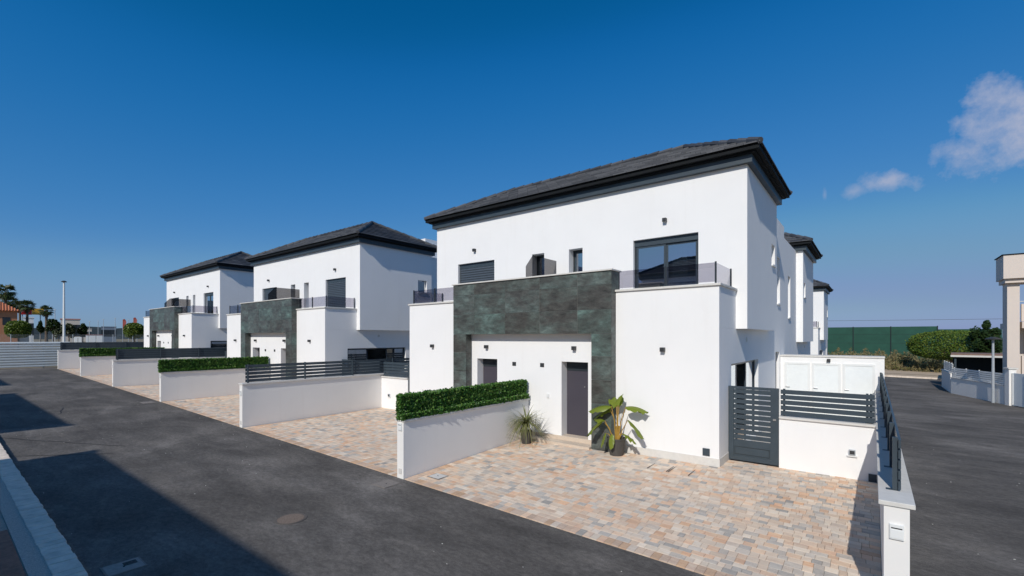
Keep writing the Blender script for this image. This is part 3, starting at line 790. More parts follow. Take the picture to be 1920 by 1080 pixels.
lamp(e, -.02, -.001, 2.05)
tag(e, 'white row of three panelled utility cupboard doors closing the side yard', 'cupboards')

# ------------------------------------------------------------------ covers in the street and the drive
def cover(name, x, y, w, d, z, mat, label, rot=0, tilt=None, ribs=0):
    e = empty(name, (x, y, z), rot)
    MB().box(-w/2, -d/2, -.01, w/2, d/2, .006).build('plate', mat, e)
    m = MB()
    for a, b, c, dd in ((-w/2-.02, -d/2-.02, w/2+.02, -d/2-.002), (-w/2-.02, d/2+.002, w/2+.02, d/2+.02), (-w/2-.02, -d/2-.002, -w/2-.002, d/2+.002), (w/2+.002, -d/2-.002, w/2+.02, d/2+.002)): m.box(a, b, -.01, c, dd, .004)
    m.build('rim', 'plate_grey', e)
    for i in range(ribs): MB().box(-w/2+.05+i*.022, d*.02, .0062, -w/2+.05+i*.022+.008, d*.40, .009).build('rib', 'black_void', e)
    MB().box(-.02, -.008, .0062, .02, .008, .009).build('key_slot', 'black_void', e)
    return tag(e, label, 'cover')
def gcover(*a, **k): return cover(*a[:5], G(a[1], a[2])+.004, *a[5:], **k)
gcover('drain_grate', -7.72, 1.63, .34, .37, 'slate_grate', 'grey ribbed drain cover in the asphalt beside the kerb', ribs=6)
gcover('access_cover', -7.86, 5.87, .38, .36, 'plate_grey', 'square brownish cover set in asphalt at the foot of the hedge wall')
gcover('access_cover', -24.1, 5.87, .6, .36, 'plate_grey', 'pale square cover in asphalt in front of the middle house')
e = empty('manhole_cover', (-7.6, 3.77, G(-7.6, 3.77)+.002))
MB().tube([(0, 0, -.02), (0, 0, .005)], .205, 28).build('plate', 'manhole', e); mm = MB()
for i in range(28):
    a, b = 2*math.pi*i/28, 2*math.pi*(i+1)/28
    mm.prism([(.21*math.cos(a), .21*math.sin(a), -.01), (.245*math.cos(a), .245*math.sin(a), -.01), (.245*math.cos(b), .245*math.sin(b), -.01), (.21*math.cos(b), .21*math.sin(b), -.01)], (0, 0, .014))
mm.build('ring', 'ring_iron', e); tag(e, 'round rusty manhole cover in the middle of the street', 'manhole cover')
z = drive_z(-7.36, 6.83, .165)
cover('access_cover', -7.36, 6.83, .32, .27, z+.003, 'plate_white', 'pale square cover among the pavers beside the hedge wall')
for k, x in enumerate((-23.4, -39.5)): cover('access_cover', x, 6.85, .32, .27, drive_z(x, 6.85, .165+HZ[k+1])+.003, 'plate_white', 'pale square cover among the pavers of the %s' % places[k+1])
for x, nm in ((-3.7, 'farther from the gate'), (-3.24, 'nearer the gate')):
    e = empty('paved_cover', (x, 10.2, drive_z(x, 10.2, .165)))
    m = MB()
    for s in (-.21, .21): m.box(s-.006, -.37, -.004, s+.006, .37, .0055)
    m.build('edge', 'lamp_metal', e); tag(e, 'recessed paved inspection cover with thin dark edges, %s' % nm, 'cover')

# ------------------------------------------------------------------ potted plants
def pot(name, x, y, z, r0, r1, h, label):
    e = empty(name, (x, y, z)); m = MB()
    m.tube([(0, 0, 0), (0, 0, h*.5), (0, 0, h-.03), (0, 0, h-.03), (0, 0, h)], [r0, (r0+r1)/2, r1*.98, r1*1.06, r1*1.06], 24, cap=False)
    m.tube([(0, 0, h), (0, 0, h-.05)], [r1*1.06, r1*.9], 24, cap=False)
    m.build('pot', 'pot', e, smooth=False)
    MB().tube([(0, 0, h-.06), (0, 0, h-.05)], [r1*.93, r1*.93], 20).build('soil', 'soil', e)
    return tag(e, label, 'potted plant')
def blade(m, base, az, l, w, rise, droop, n=7):
    p = Vector(base); d = Vector((math.cos(az), math.sin(az), 0)); s = Vector((-math.sin(az), math.cos(az), 0)); prev = None
    for i in range(n+1):
        t = i/n; q = p+d*l*(t*.85)*math.cos(rise*(1-t))+Vector((0, 0, l*(math.sin(rise)*t-droop*t*t)))
        ww = w*(1-t)**.7*(.5+.5*min(1, t*6)); a, b = q-s*ww, q+s*ww
        if prev: m.v += [tuple(prev[0]), tuple(prev[1]), tuple(b), tuple(a)]; k = len(m.v); m.f.append((k-4, k-3, k-2, k-1)); m.c.append(None)
        prev = (a, b)
def weld(o, d=1e-4):
    bm = bmesh.new(); bm.from_mesh(o.data); bmesh.ops.remove_doubles(bm, verts=bm.verts, dist=d); bm.to_mesh(o.data); bm.free()
rnd = random.Random(5)
zy = drive_z(-7.42, 10.1, .165)
e = pot('potted_yucca', -7.42, 10.12, zy, .13, .16, .34, 'dark pot of arching narrow leaved yucca at the house end of the hedge wall')
MB().tube([(0, 0, .28), (.01, 0, .55)], [.035, .03], 8).tube([(0, 0, .28), (-.05, .03, .48)], [.03, .025], 8).build('stem', 'bark', e)
m = MB()
for i in range(210):
    hd = rnd.random(); b = (.01, 0, .54) if hd < .6 else (-.05, .03, .47)
    up = rnd.random()
    blade(m, b, rnd.uniform(0, 6.28), rnd.uniform(.55, .86), .0155, rnd.uniform(.1, 1.25), rnd.uniform(.6, 1.25) if up < .8 else rnd.uniform(.1, .35))
o = m.build('leaves', 'yucca_leaf', e); weld(o); tag(o, kind='stuff')
zb2 = drive_z(-4.93, 10.42, .165)
e = pot('potted_banana_plant', -4.93, 10.45, zb2, .145, .195, .37, 'brown pot of broad leaved banana like plant with orange stalks against the white wing')
def bananaleaf(e, base, pts, l, w, az, tilt, fold, seed):
    """stalk through pts then a broad blade of length l heading az (rad), pitched by tilt and folded."""
    rr = random.Random(seed)
    P0 = [Vector(base)]+[Vector(q) for q in pts]
    MB().tube(P0, [.016]+[.010]*(len(P0)-2)+[.006], 7).build('stalk', 'stalk', e)
    p = P0[-1]; d = Vector((math.cos(az)*math.cos(tilt), math.sin(az)*math.cos(tilt), math.sin(tilt))); s = Vector((-math.sin(az), math.cos(az), 0)); up = s.cross(d)*-1
    m = MB(); n = 9; rows = []
    for i in range(n+1):
        t = i/n; c = p+d*l*t+Vector((0, 0, -.45*l*t*t)); ww = w*(math.sin(math.pi*min(1, .08+t*.92))**.55)*(1 if t < 1 else .1)
        j = rr.uniform(-.035, .035)
        rows.append([c-s*ww*math.cos(fold)-Vector((0, 0, ww*math.sin(fold)+j)), c-s*ww*.5*math.cos(fold*.7)-Vector((0, 0, ww*.5*math.sin(fold*.7))), c, c+s*ww*.5*math.cos(fold*.7)-Vector((0, 0, ww*.5*math.sin(fold*.7))), c+s*ww*math.cos(fold)-Vector((0, 0, ww*math.sin(fold)-j))])
    ix = []
    for r in rows: ix.append([len(m.v)+q for q in range(5)]); m.v += [tuple(q) for q in r]
    for a, b in zip(ix, ix[1:]):
        for q in range(4): m.f.append((a[q], a[q+1], b[q+1], b[q])); m.c.append(None)
    m.build('leaf', 'banana_leaf', e, smooth=True)
bl = [((-.02, 0), [(-.03, -.02, .66), (-.08, -.05, .98)], .34, .085, 3.4, .15, .9), ((.0, .02), [(.0, .02, .74), (-.02, .03, .96)], .28, .08, 2.4, 1.0, .3),
      ((.02, 0), [(.03, 0, .72), (.06, -.02, .98)], .34, .04, .5, 1.4, .5), ((.03, .0), [(.08, .02, .68), (.17, .03, .98)], .32, .09, .3, .25, .7),
      ((.04, -.03), [(.13, -.03, .52), (.25, -.05, .74)], .26, .08, .2, -.55, .5), ((-.04, -.03), [(-.13, -.06, .54), (-.24, -.10, .68)], .26, .08, 3.5, -.5, .6),
      ((-.05, -.02), [(-.11, -.07, .5), (-.18, -.12, .68)], .20, .065, 2.9, .4, .6), ((-.03, -.06), [(-.10, -.12, .42), (-.15, -.15, .44)], .15, .04, 3.9, -1.1, .4),
      ((.0, -.1), [(.0, -.15, .42), (.0, -.18, .44)], .15, .04, -1.5, -1.2, .5), ((.06, -.06), [(.13, -.07, .45), (.17, -.08, .46)], .20, .05, -.05, -.15, .5),
      ((-.02, .04), [(-.05, .02, .7), (-.13, .0, .90)], .30, .085, 3.0, -.15, .8), ((.0, .0), [(.01, .01, .75), (.02, .02, 1.0)], .26, .06, 1.4, 1.2, .5)]
for i, (b, pts, l, w, az, tl, fo) in enumerate(bl): bananaleaf(e, (b[0], b[1], .30), [(q[0]*1.15, q[1]*1.15, q[2]*1.07) for q in pts], l*1.5, w*1.75, az, tl, fo, i)
e.scale = (1.13, 1.13, 1.13)
for i in range(6): MB().tube([(rnd.uniform(-.03, .05), rnd.uniform(-.04, .04), .28), (rnd.uniform(-.02, .06), rnd.uniform(-.04, .04), .62)], [.02, .011], 7).build('stalk', 'stalk', e)

# ------------------------------------------------------------------ hoarding at the end of the street
e = empty('hoarding', (-50.6, -12, G(-50.6, 3)))
n = 10; hh = 2.0
for i in range(n):
    z0, z1 = .06+i*(hh-.06)/n, .06+(i+1)*(hh-.06)/n; zm = z0+(z1-z0)*.55
    MB().prism([(0, 0, z0+.004), (.07, 0, z0+.03), (.07, 0, zm), (0, 0, z1-.02), (-.03, 0, z1-.02), (-.03, 0, z0+.004)], (0, 19.3, 0)).build('corrugated_board', 'hoarding', e)
for i in range(8): MB().box(-.12, .3+i*2.5, -.1, -.031, .38+i*2.5, hh).build('post', 'galvanised', e)
tag(e, 'pale grey corrugated hoarding closing the end of the street', 'hoarding')

# ------------------------------------------------------------------ far left: park edge, palms, poles
def at(px, c):     # ground point seen at photo column px, at depth c along the view
    r = (px-960)/865.6*c
    return (-math.sin(YAW)*c+math.cos(YAW)*r, math.cos(YAW)*c+math.sin(YAW)*r)
def zat(py, c): return 3+(633.1-py)/865.6*c
def crown(name, parent, c, r, n, size, mat, seed, lumps=26, fill=.35):
    rnd = random.Random(seed); m = MB(); c = Vector(c); L = []
    for i in range(lumps):
        d = Vector((rnd.gauss(0, 1), rnd.gauss(0, 1), rnd.gauss(0, .9))).normalized()
        L.append((Vector((d.x*r[0], d.y*r[1], d.z*r[2]))*rnd.uniform(.5, .86), rnd.uniform(.22, .4)))
    for i in range(n):
        q, s = rnd.choice(L); d = Vector((rnd.gauss(0, 1), rnd.gauss(0, 1), rnd.gauss(0, 1))).normalized()*rnd.random()**fill
        p = c+q+Vector((d.x*r[0]*s, d.y*r[1]*s, d.z*r[2]*s)); z = size*rnd.uniform(.6, 1.3)
        a = Vector((rnd.gauss(0, 1), rnd.gauss(0, 1), rnd.gauss(0, .7))).normalized(); b = a.orthogonal().normalized()*z*.4; a = a*z*.5
        m.quad(p-a, p+b, p+a, p-b)
    return tag(m.build(name, mat, parent), kind='stuff')
def clipped(name, parent, c, r, n, size, mat, seed, ex=2.6):
    rnd = random.Random(seed); m = MB(); c = Vector(c)
    for i in range(n):
        d = Vector((rnd.gauss(0, 1), rnd.gauss(0, 1), rnd.gauss(0, 1))).normalized()
        k = (abs(d.x)**ex+abs(d.y)**ex+abs(d.z)**ex)**(-1/ex)
        k *= rnd.uniform(.86, 1.0)+.05*math.sin(d.x*9+seed)*math.cos(d.z*8+d.y*7)+(rnd.gauss(0, .02))
        p = c+Vector((d.x*r[0]*k, d.y*r[1]*k, d.z*r[2]*k)); z = size*rnd.uniform(.6, 1.3)
        a = Vector((rnd.gauss(0, 1), rnd.gauss(0, 1), rnd.gauss(0, .7))).normalized(); b = a.orthogonal().normalized()*z*.45; a = a*z*.5
        m.quad(p-a, p+b, p+a, p-b)
    return tag(m.build(name, mat, parent), kind='stuff')
def tree(name, px, c, top, bot, wpx, mat, label, cat, seed, n=4000, trunk=True, group=None, size=None, base=None):
    x, y = at(px, c); zg = G(x, y)-.05; e = empty(name, (x, y, zg)); w = wpx/865.6*c/2/math.hypot(1, (px-960)/865.6)
    zt, zb = zat(top, c)-zg, max(.05, zat(bot, c)-zg); rz = (zt-zb)/2
    (clipped if 'clipped' in name else crown)('crown', e, (0, 0, (zt+zb)/2), (w, w*.8, rz), n, size or .011*c*.3, mat, seed)
    m = MB(); h = (zt+zb)/2
    m.tube([(0, 0, -.1), (.03*w, .02*w, h*.5), (0, 0, h)], [.05*w+.05, .04*w+.04, .03], 8)
    for a in range(5): m.tube([(0, 0, h*.55), (math.cos(a*1.3)*w*.5, math.sin(a*1.3)*w*.4, h+rz*.2)], [.03*w+.02, .012], 6)
    m.build('trunk', 'bark', e)
    return tag(e, label, cat, group)
def palm(px, c, top, crown_py, wpx, label, seed, tilt=0, base_py=None):
    rnd = random.Random(seed); x, y = at(px, c); zg = G(x, y)-.05; e = empty('palm_tree', (x, y, zg))
    H = zat(crown_py, c)-zg; w = wpx/865.6*c/2/math.hypot(1, (px-960)/865.6)*1.12
    MB().tube([(-tilt*H, 0, -.1), (-tilt*H*.7, 0, H*.35), (-tilt*H*.2, 0, H*.75), (0, 0, H)], [.30, .22, .20, .24], 10).build('trunk', 'bark', e)
    m = MB()
    for i in range(58):
        az = rnd.uniform(0, 6.28); el = rnd.uniform(-.9, 1.25); d = Vector((math.cos(az)*math.cos(el), math.sin(az)*math.cos(el), math.sin(el)))
        s = Vector((-math.sin(az), math.cos(az), 0)); u = d.cross(s); o = Vector((0, 0, H)); hub = o+d*w*.42
        m.quad(o-s*.02, o+s*.02, hub+s*.015, hub-s*.015)
        for k in range(13):
            t = (k-6)/6*1.35; q = (d*math.cos(t)+s*math.sin(t)).normalized(); L = w*rnd.uniform(.42, .60)*(1-.18*abs(t)); sd = q.cross(u).normalized()*w*.035
            tip = hub+q*L+Vector((0, 0, -w*.14*abs(rnd.gauss(1, .4)))); mid = hub+q*L*.55
            m.quad(hub, mid-sd, tip, mid+sd)
    tag(m.build('crown', 'palm_leaf', e), kind='stuff')
    dd = MB()
    for i in range(22):
        az = rnd.uniform(0, 6.28); r = rnd.uniform(.25, .5); dd.quad((math.cos(az)*.22, math.sin(az)*.22, H-.1), (math.cos(az+.3)*r, math.sin(az+.3)*r, H-.5), (math.cos(az+.2)*r*.8, math.sin(az+.2)*r*.8, H-1.3), (math.cos(az)*.22, math.sin(az)*.22, H-.7))
    tag(dd.build('dead_fronds', 'dry_brush', e), kind='stuff')
    return tag(e, label, 'palm tree', 'fan palms beyond the hoarding')
palm(11, 95, 531, 548, 58, 'tallest fan palm rising behind the orange villa', 1)
palm(17, 100, 548, 567, 48, 'shorter fan palm close against the tallest palm by the villa', 2)
palm(37, 100, 562, 573, 34, 'leaning fan palm between the villa and the red sign', 3, -.12)
palm(51, 92, 562, 574, 42, 'fan palm standing in front of the red sign', 4)
palm(87, 88, 570, 582, 36, 'low stout fan palm beyond the yellow sign panel', 5)
tree('clipped_tree', 34, 66, 602, 633, 62, 'bush_leaf', 'clipped round green tree in front of the orange villa', 'tree', 11, 6000)
tree('clipped_tree', 251, 62, 606, 634, 46, 'bush_leaf', 'clipped round green tree by the dry field and red flags', 'tree', 12, 5000)
tree('olive_tree', 129, 80, 604, 634, 40, 'olive_leaf', 'grey green olive behind the tall white pole', 'tree', 13, 3500)
tree('shrub', 100, 84, 597, 628, 34, 'tree_leaf', 'dark shrub beside the low stout palm', 'shrub', 14, 3000)
tree('shrub', 76, 86, 602, 626, 18, 'tree_leaf', 'small dark shrub between sign and stout palm', 'shrub', 15, 1800)
tree('shrub', 155, 82, 607, 630, 24, 'tree_leaf', 'dark evergreen shrub right of the olive tree', 'shrub', 16, 2200)
tree('shrub', 110, 78, 612, 634, 20, 'olive_leaf', 'pale low shrub at the foot of the tall pole', 'shrub', 17, 1500)
# villa
x, y = at(-14, 84); e = empty('villa', (x, y, G(x, y))); e.rotation_euler = (0, 0, YAW+.84)
H = zat(582, 84)-G(x, y); MB().box(-9, 0, -.5, 3.1, 9, H).build('wall', 'ochre_render', e)
MB().box(3.1, 1.2, -.5, 4.6, 8, H-3.3).build('wing', 'cream_paint', e); MB().box(3.1, 1.1, H-3.29, 4.7, 8, H-2.6).build('parapet', 'brown_roof', e)
rf = MB(); rr = H+1.9
rf.quad((-9.4, -.5, H), (3.5, -.5, H), (1, 4.5, rr), (-9, 4.5, rr)).quad((3.5, -.5, H), (3.5, 9.5, H), (1, 4.5, rr)).quad((3.5, 9.5, H), (-9.4, 9.5, H), (-9, 4.5, rr), (1, 4.5, rr)).quad((-9.4, -.5, H), (-9.4, 9.5, H), (3.5, 9.5, H), (3.5, -.5, H))
r_ = rf.build('roof', 'roof_orange', e); m = MB()
for i in range(34):
    a = -9.2+i*.375; t = min(1, (3.5-a)/2.6); m.tube([(a, -.52, H+.05), (a, -.5+5*t, H+.05+1.9*t)], .085, 6)
tag(m.build('roof_tiles', 'roof_orange', r_), kind='stuff')
for a in (-4, 1.2): w_ = MB().box(a, -.04, H-2.6, a+1.0, -.001, H-1.2).build('window', 'frame_dark', e)
tag(e, 'orange rendered villa with a terracotta tiled roof', 'house')
# sign
x, y = at(59, 104); zc = zat(584, 104); e = empty('roadside_sign', (x, y, G(x, y)), YAW+.8)
zz = zc-G(x, y)
MB().box(-2.0, 0, zz-.75, .05, .15, zz+.75).build('red_panel', 'red_sign', e); MB().box(.06, 0, zz-.70, 1.98, .15, zz+.70).build('yellow_panel', 'yellow_sign', e)
for a, b, c, d in ((-1.7, -.35, -1.55, .4), (-1.55, .28, -1.2, .4), (-1.55, -.05, -1.25, .06), (-.7, -.4, -.56, .4), (-.85, .25, -.7, .4)): MB().box(a, -.02, zz+b, c, -.001, zz+d).build('white_mark', 'white_paint', e)
for a in (-1.4, 1.4): MB().tube([(a, .2, -.2), (a, .2, zz)], .09, 8).build('post', 'galvanised', e)
tag(e, 'red and yellow roadside sign board behind the palms', 'sign')
# low buildings behind
def block(px0, px1, c, top, d, mat, label, edge=None, roofm=None, windows=0):
    x, y = at((px0+px1)/2, c); q_ = ((px0+px1)/2-960)/865.6; w = (px1-px0)/865.6*c/2/math.hypot(1, q_); e = empty('low_building', (x, y, G(x, y)), YAW-math.atan(q_)); h = zat(top, c)-G(x, y)
    MB().box(-w, 0, -.5, w, d, h).build('wall', mat, e); MB().box(-w-.15, -.15, h+.001, w+.15, d+.15, h+.22).build('roof', roofm or mat, e)
    for i in range(windows): a = -w+(i+.5)*2*w/windows; MB().box(a-.5, -.04, h*.35, a+.5, -.001, h*.8).build('window', 'frame_dark', e)
    return tag(e, label, 'building')
block(44, 63, 118, 596, 6, 'white_paint', 'small white building behind the palm by the sign', windows=2)
block(114, 150, 120, 599, 8, 'cream_paint', 'low cream building with a pinkish roof edge behind the olive', roofm='pink_edge', windows=5)
block(190, 218, 240, 613, 15, 'far_block', 'long bluish commercial building far beyond the dry field', windows=8)
block(150, 172, 260, 617, 15, 'cream_paint', 'pale low shed far beyond the shrubs', windows=4)
# tall pole, far lamp posts
def pole(name, px, c, top, r, label, cat, mat='white_paint', head='disc', group=None, hr=1.9):
    x, y = at(px, c); zg = G(x, y)-.05; h = zat(top, c)-zg; e = empty(name, (x, y, zg))
    MB().tube([(0, 0, 0), (0, 0, h*.5), (0, 0, h)], [r, r*.85, r*.65], 12).build('mast', mat, e)
    if head == 'disc': MB().tube([(0, 0, h+.002), (0, 0, h+.06), (0, 0, h+.16)], [r*hr, r*hr*1.05, r*.9], 18).build('cap', 'lamp_metal', e)
    else:
        hm = MB()
        for s in (1, -1): hm.box(min(s*.02, s*1.3), -.06, h, max(s*.02, s*1.3), .06, h+.12)
        hm.build('lamp_head', 'galvanised', e)
    return tag(e, label, cat, group)
pole('tall_pole', 120, 52, 529, .125, 'tall white pole with dark cap beyond the end of the street', 'pole')
for px, tp, nm in ((168, 603, 'by the pale far shed'), (184, 602, 'between the pale far shed and the bluish building'), (194, 599, 'at the near end of the bluish building'), (216, 597, 'tallest, at the far end of the bluish building'), (241, 600, 'between the two red banners'), (257, 600, 'just past the second red banner'), (103, 581, 'behind the low stout palm')):
    pole('street_lamp', px, 170 if px > 110 else 120, tp, .10, 'slender pale street lamp %s' % nm, 'street lamp', 'galvanised', 'arms', 'street lamps on the far road')
for px, tp, nm in ((230, 599, 'left of the clipped tree top'), (250, 596, 'above the clipped tree')):
    x, y = at(px, 120); zg = G(x, y); h = zat(tp, 120)-zg; e = empty('feather_flag', (x, y, zg), YAW)
    MB().tube([(0, 0, 0), (0, 0, h)], .05, 8).build('mast', 'galvanised', e)
    m = MB(); k = 6; pr = None
    for i in range(k+1):
        z = h-2.6*i/k; ww = 1.0*math.sin(.5+2.4*i/k)*.9; q = [(.05, 0, z), (.05+ww, .12*math.sin(i*1.4), z+.15)]
        if pr: m.prism([pr[0], pr[1], q[1], q[0]], (0, .012, 0))
        pr = q
    m.build('banner', 'red_cloth', e); tag(e, 'red feather banner on a mast, %s' % ('beside the dry field' if px == 230 else 'rising over the clipped tree'), 'flag')
# wire fence of the park edge
e = empty('wire_fence', (*at(60, 60), 0)); ax, ay = at(-60, 58); bx, by = at(330, 62); e.location = (ax, ay, 0)
d = Vector((bx-ax, by-ay, 0)); L = d.length; e.rotation_euler = (0, 0, math.atan2(d.y, d.x)); zg = G(ax, ay)
ztop = zat(627, 60)
for i in range(int(L/2.3)+1): MB().tube([(i*2.3, 0, zg-.2), (i*2.3, 0, ztop)], .04, 8).build('post', 'galvanised', e)
m = MB()
for i in range(int(L/.12)): m.tube([(i*.12, 0, zg), (i*.12, 0, ztop-.03)], .004, 3, cap=False)
for i in range(14): z = zg+.05+i*(ztop-zg-.08)/13; m.tube([(0, 0, z), (L, 0, z)], .005, 3, cap=False)
tag(m.build('wire_mesh', 'galvanised', e), kind='stuff'); tag(e, 'wire mesh fence on pale posts beyond the hoarding', 'fence')
x, y = at(90, 68)
e = MB(); 
for i in range(30):
    t0, t1 = -60+i*13, -60+(i+1)*13; p, q = at(t0, 70), at(t1, 70); za = zat(633+random.uniform(-1, 1), 70)
    e.hexa([(p[0], p[1], -.5), (q[0], q[1], -.5), (q[0]-8, q[1]+10, -.5), (p[0]-8, p[1]+10, -.5), (p[0]-1, p[1]+1.2, 1.75), (q[0]-1, q[1]+1.2, 1.75), (q[0]-8, q[1]+10, 2.0), (p[0]-8, p[1]+10, 2.0)])
tag(e.build('embankment', 'terrain'), kind='structure')
# recycling containers and a white box
x, y = at(177, 55); e = empty('waste_container', (x, y, G(x, y)), YAW+.73); hh = zat(628.5, 55)-G(x, y)
for i, (a, b) in enumerate(((-.74, -.48), (-.44, .14), (.18, .74))):
    MB().box(a, 0, 0, b, .9, hh).build('bin', 'white_paint', e, bevel=.02); MB().box(a-.01, -.03, hh+.001, b+.01, .93, hh+.05).build('lid', 'pink_edge', e)
tag(e, 'white and pink rimmed container beyond the last driveway fence', 'container')
x, y = at(146, 55); e = empty('meter_cabinet', (x, y, G(x, y)), YAW+.75); hh = zat(632, 55)-G(x, y)
MB().box(-.33, 0, 0, .33, .4, hh).build('cabinet', 'white_paint', e, bevel=.02); MB().box(-.012, -.01, .1, .012, -.001, hh-.1).build('door_gap', 'lamp_metal', e)
tag(e, 'plain white cabinet between the tall pole and the container', 'cabinet')
# distant ridge
m = MB(); rnd = random.Random(9)
pts = []
for i in range(161):
    az = R(-100+i*200/160); d = 900; hgt = 22+6*math.sin(i*.35)+4*math.sin(i*.9+1)+rnd.uniform(-1.5, 1.5)
    pts.append((math.sin(az)*d, math.cos(az)*d, hgt*(1-.8*sstep((math.degrees(az)+45)/30))))
for a, b in zip(pts, pts[1:]):
    m.quad((a[0], a[1], -5), (b[0], b[1], -5), b, a); m.quad(a, b, (b[0]*1.5, b[1]*1.5, b[2]*.5), (a[0]*1.5, a[1]*1.5, a[2]*.5))
simple('far_wood', (.06, .085, .10), .95, .3, .05)
tag(m.build('hills', 'far_wood'), kind='structure')

# ------------------------------------------------------------------ right: screen fence, scrub, apartment block
e = empty('screen_fence', (0, 74, 0)); zg = G(0, 74)
xs = [-12+i*6.4 for i in range(4)]
for i, (a, b) in enumerate(zip([-14.5, -6.5, -2.0, 1.75], [-6.52, -2.02, 1.73, 6.0])):
    pan = MB()
    zt = 4.35
    MB().box(a, 0, zg+.1, b, .02, zt).build('panel', 'mesh_green', e)
    MB().tube([(b+.01, -.06, zg), (b+.01, -.06, zt+.06)], .05, 8).build('post', 'mesh_dark', e)
    for z in (1.2, 2.3, 3.4): MB().box(a, -.012, z, b, -.001, z+.02).build('seam', 'mesh_dark', e)
for i in range(6):
    a = 6.1+i*6; MB().box(a, 5, zg+.1, a+5.97, 5.02, 4.05).build('panel', 'mesh_green', e)
tag(e, 'tall dark green screen fence behind the dry scrub', 'fence')
rnd = random.Random(21); m = MB()
for i in range(17000):
    x = rnd.uniform(-14, 12); y = rnd.uniform(62.5, 73); hgt = (.5+.7*math.sin(x*.9+y*.5)**2+.5*math.sin(x*2.3)**2)*(1.35 if y > 67 else .65)
    z = G(x, y)+rnd.random()**.7*hgt; s = rnd.uniform(.10, .28); a = Vector((rnd.gauss(0, .6), rnd.gauss(0, .6), rnd.gauss(.8, .5))).normalized(); b = a.orthogonal().normalized()*s*.22; p = Vector((x, y, z))
    m.quad(p-a*s, p+b, p+a*s, p-b)
tag(m.build('dry_scrub', 'dry_brush'), 'dry brown and green scrub in front of the screen fence', 'scrub', kind='stuff')
for px, c, tp, bt, w, sd, nm in ((1695, 52, 662, 685, 26, 31, 'near the sandy verge'), (1640, 54, 668, 684, 22, 32, 'beside the cupboard wall end'), (1680, 50, 685, 694, 16, 33, 'low on the sandy verge')):
    tree('shrub', px, c, tp, bt, w, 'olive_leaf' if sd < 33 else 'bush_leaf', 'green scrub bush %s' % nm, 'shrub', sd, 1500, size=.11)
tree('clipped_bush', 1782, 46, 620, 674, 168, 'bush_leaf', 'large rounded green bush between the screen fence and the apartment block', 'bush', 41, 14000, size=.15)
tree('leafy_tree', 1848, 42, 600, 668, 70, 'tree_leaf', 'dark leafy tree behind the lamp post by the apartment block', 'tree', 42, 5000, size=.2)
tree('leafy_tree', 1915, 46, 610, 680, 60, 'tree_leaf', 'dark leafy tree seen under the apartment balcony', 'tree', 43, 4000, size=.2)
# carport
x, y = at(1846, 36); e = empty('carport', (x, y, G(x, y)), -.1); zt = zat(664, 36)-G(x, y)
MB().box(-1.9, 0, zt-.12, 2.6, 4.5, zt).build('roof', 'brown_roof', e); MB().box(-1.92, -.03, zt-.26, 2.62, -.001, zt-.12).build('fascia', 'coping', e)
for a in (-1.7, 2.3): MB().box(a, .2, -.2, a+.12, .32, zt-.13).build('post', 'anthracite', e); MB().box(a, 4.2, -.2, a+.12, 4.32, zt-.13).build('post', 'anthracite', e)
MB().box(-1.8, 4.4, -.2, 2.5, 4.5, zt-.13).build('back_wall', 'mesh_dark', e)
tag(e, 'low carport with brown roof beneath the large bush', 'carport')
# street wall of the apartments with white slat fence
A0, B0, C0 = Vector((4.1, 41.2, 0)), Vector((5.72, 36.3, 0)), Vector((4.1, 46.2, 0))
def seg_wall(p, q, h, name, lab, slats=True, mat='garden_wall'):
    d = q-p; L = d.length; zg = G(p.x, p.y); e = empty(name, (p.x, p.y, zg), math.atan2(d.y, d.x))
    MB().box(0, -.12, -.4, L, .12, h).build('wall_body', mat, e); MB().box(-.02, -.16, h+.001, L+.02, .16, h+.05).build('coping', 'coping', e)
    for i in range(5 if slats else 0): MB().box(0, -.015, h+.09+i*.115, L, .015, h+.18+i*.115).build('slat', 'white_paint', e)
    k = 0
    while slats and k*1.3 < L-.1: MB().box(k*1.3+.02, .016, h+.051, k*1.3+.07, .06, h+.68).build('post', 'white_paint', e); k += 1
    return tag(e, lab, 'wall')
seg_wall(A0, B0, 1.0, 'street_wall', 'low grey white wall with white slats along the side street by the lamp post')
seg_wall(C0, A0+Vector((0, .16, 0)), 1.25, 'street_wall', 'low wall end turning the corner at the cross street')
e = empty('vehicle_gate', (5.75, 36.1, G(5.75, 36)), math.atan2(-2.6, .85))
MB().box(0, -.15, -.3, .35, .15, 1.95).build('gate_pier', 'garden_wall', e); MB().box(-.04, -.2, 1.951, .4, .2, 2.02).build('pier_coping', 'coping', e)
MB().box(.36, -.03, .05, 4.2, .03, 1.75).build('leaf', 'shed_panel', e)
for i in range(4): MB().box(.38+i*1.0, -.06, .06, .46+i*1.0, -.031, 1.74).build('stile', 'white_paint', e)
tag(e, 'pale blue white metal vehicle gate with rendered pier', 'gate')
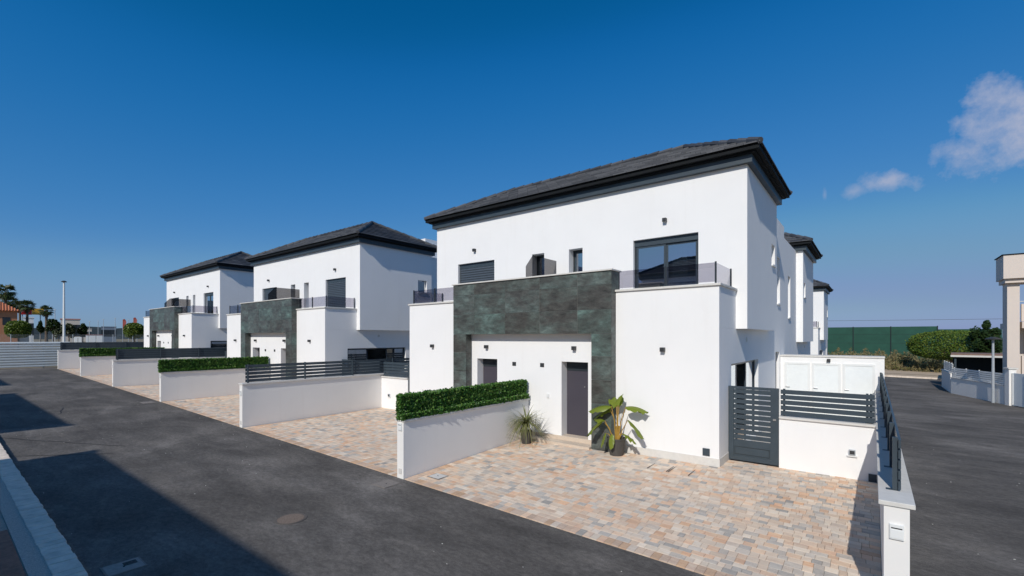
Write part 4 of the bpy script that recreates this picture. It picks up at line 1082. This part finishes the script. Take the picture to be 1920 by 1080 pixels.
pole('street_lamp', 1862, 25.7, 637, .075, 'grey street lamp with flat disc head beside the low white slat wall', 'street lamp', 'galvanised', 'disc', hr=4.2)
e = empty('apartment_block', (6.15, 38.9, G(6, 39)))
z0 = G(6, 39)
def AB(name, mat, a, b, c, d, f, g): return MB().box(a, b, c-z0, d, f, g-z0).build(name, mat, e)
AB('column', 'beige_render', 0, 0, -.6, .5, 1.2, 6.2)
AB('roof_beam', 'beige_render', -.22, -.45, 6.4, 12, 1.6, 7.75); AB('roof_lip', 'cornice', -.28, -.5, 7.752, 12, 1.7, 7.80); AB('beam_step', 'beige_render', -.12, -.27, 6.16, 12, 1.5, 6.395)
AB('balcony_parapet', 'beige_render', .62, .3, 3.95, 12, .5, 4.95); AB('balcony_slab', 'beige_render', .62, .15, 3.55, 12, 6, 3.93)
AB('rear_wall', 'beige_render', 3.2, 6, -.6, 12, 6.3, 6.15); AB('roof_slab', 'beige_render', 3.2, 1.61, 6.3, 12, 6.3, 6.5)
AB('garden_parapet', 'beige_render', .62, .2, .9, 12, .45, 1.95)
MB().tube([(.55, .4, 5.1-z0), (12, .4, 5.1-z0)], .025, 8).tube([(.8, .4, 4.95-z0), (.8, .4, 5.1-z0)], .02, 6).tube([(3, .4, 4.95-z0), (3, .4, 5.1-z0)], .02, 6).build('handrail', 'galvanised', e)
AB('lower_column', 'beige_render', .68, 2.2, -.6, 1.05, 2.6, 3.54)
tag(e, 'beige apartment block with a square column, balcony and deep roof beam', 'building')
# overhead cable on two wooden poles outside the view
pts = [Vector((-60, 95, 6.9)).lerp(Vector((70, 88, 5.6)), i/24) for i in range(25)]
cb = MB().tube([p-Vector((0, 0, 1.0*(1-((i-12)/12)**2)*.6)) for i, p in enumerate(pts)], .022, 6).build('cable', 'cable')
tag(cb, 'thin overhead cable crossing the sky above the screen fence', 'cable')
for p, nm in ((pts[0], 'behind the white houses'), (pts[-1], 'behind the apartment block')):
    o = MB().tube([(p.x, p.y, -1), (p.x, p.y, p.z+.3)], [.14, .10], 10).build('cable_pole', 'bark'); tag(o, 'wooden pole holding up the overhead cable %s' % nm, 'pole', 'cable poles')
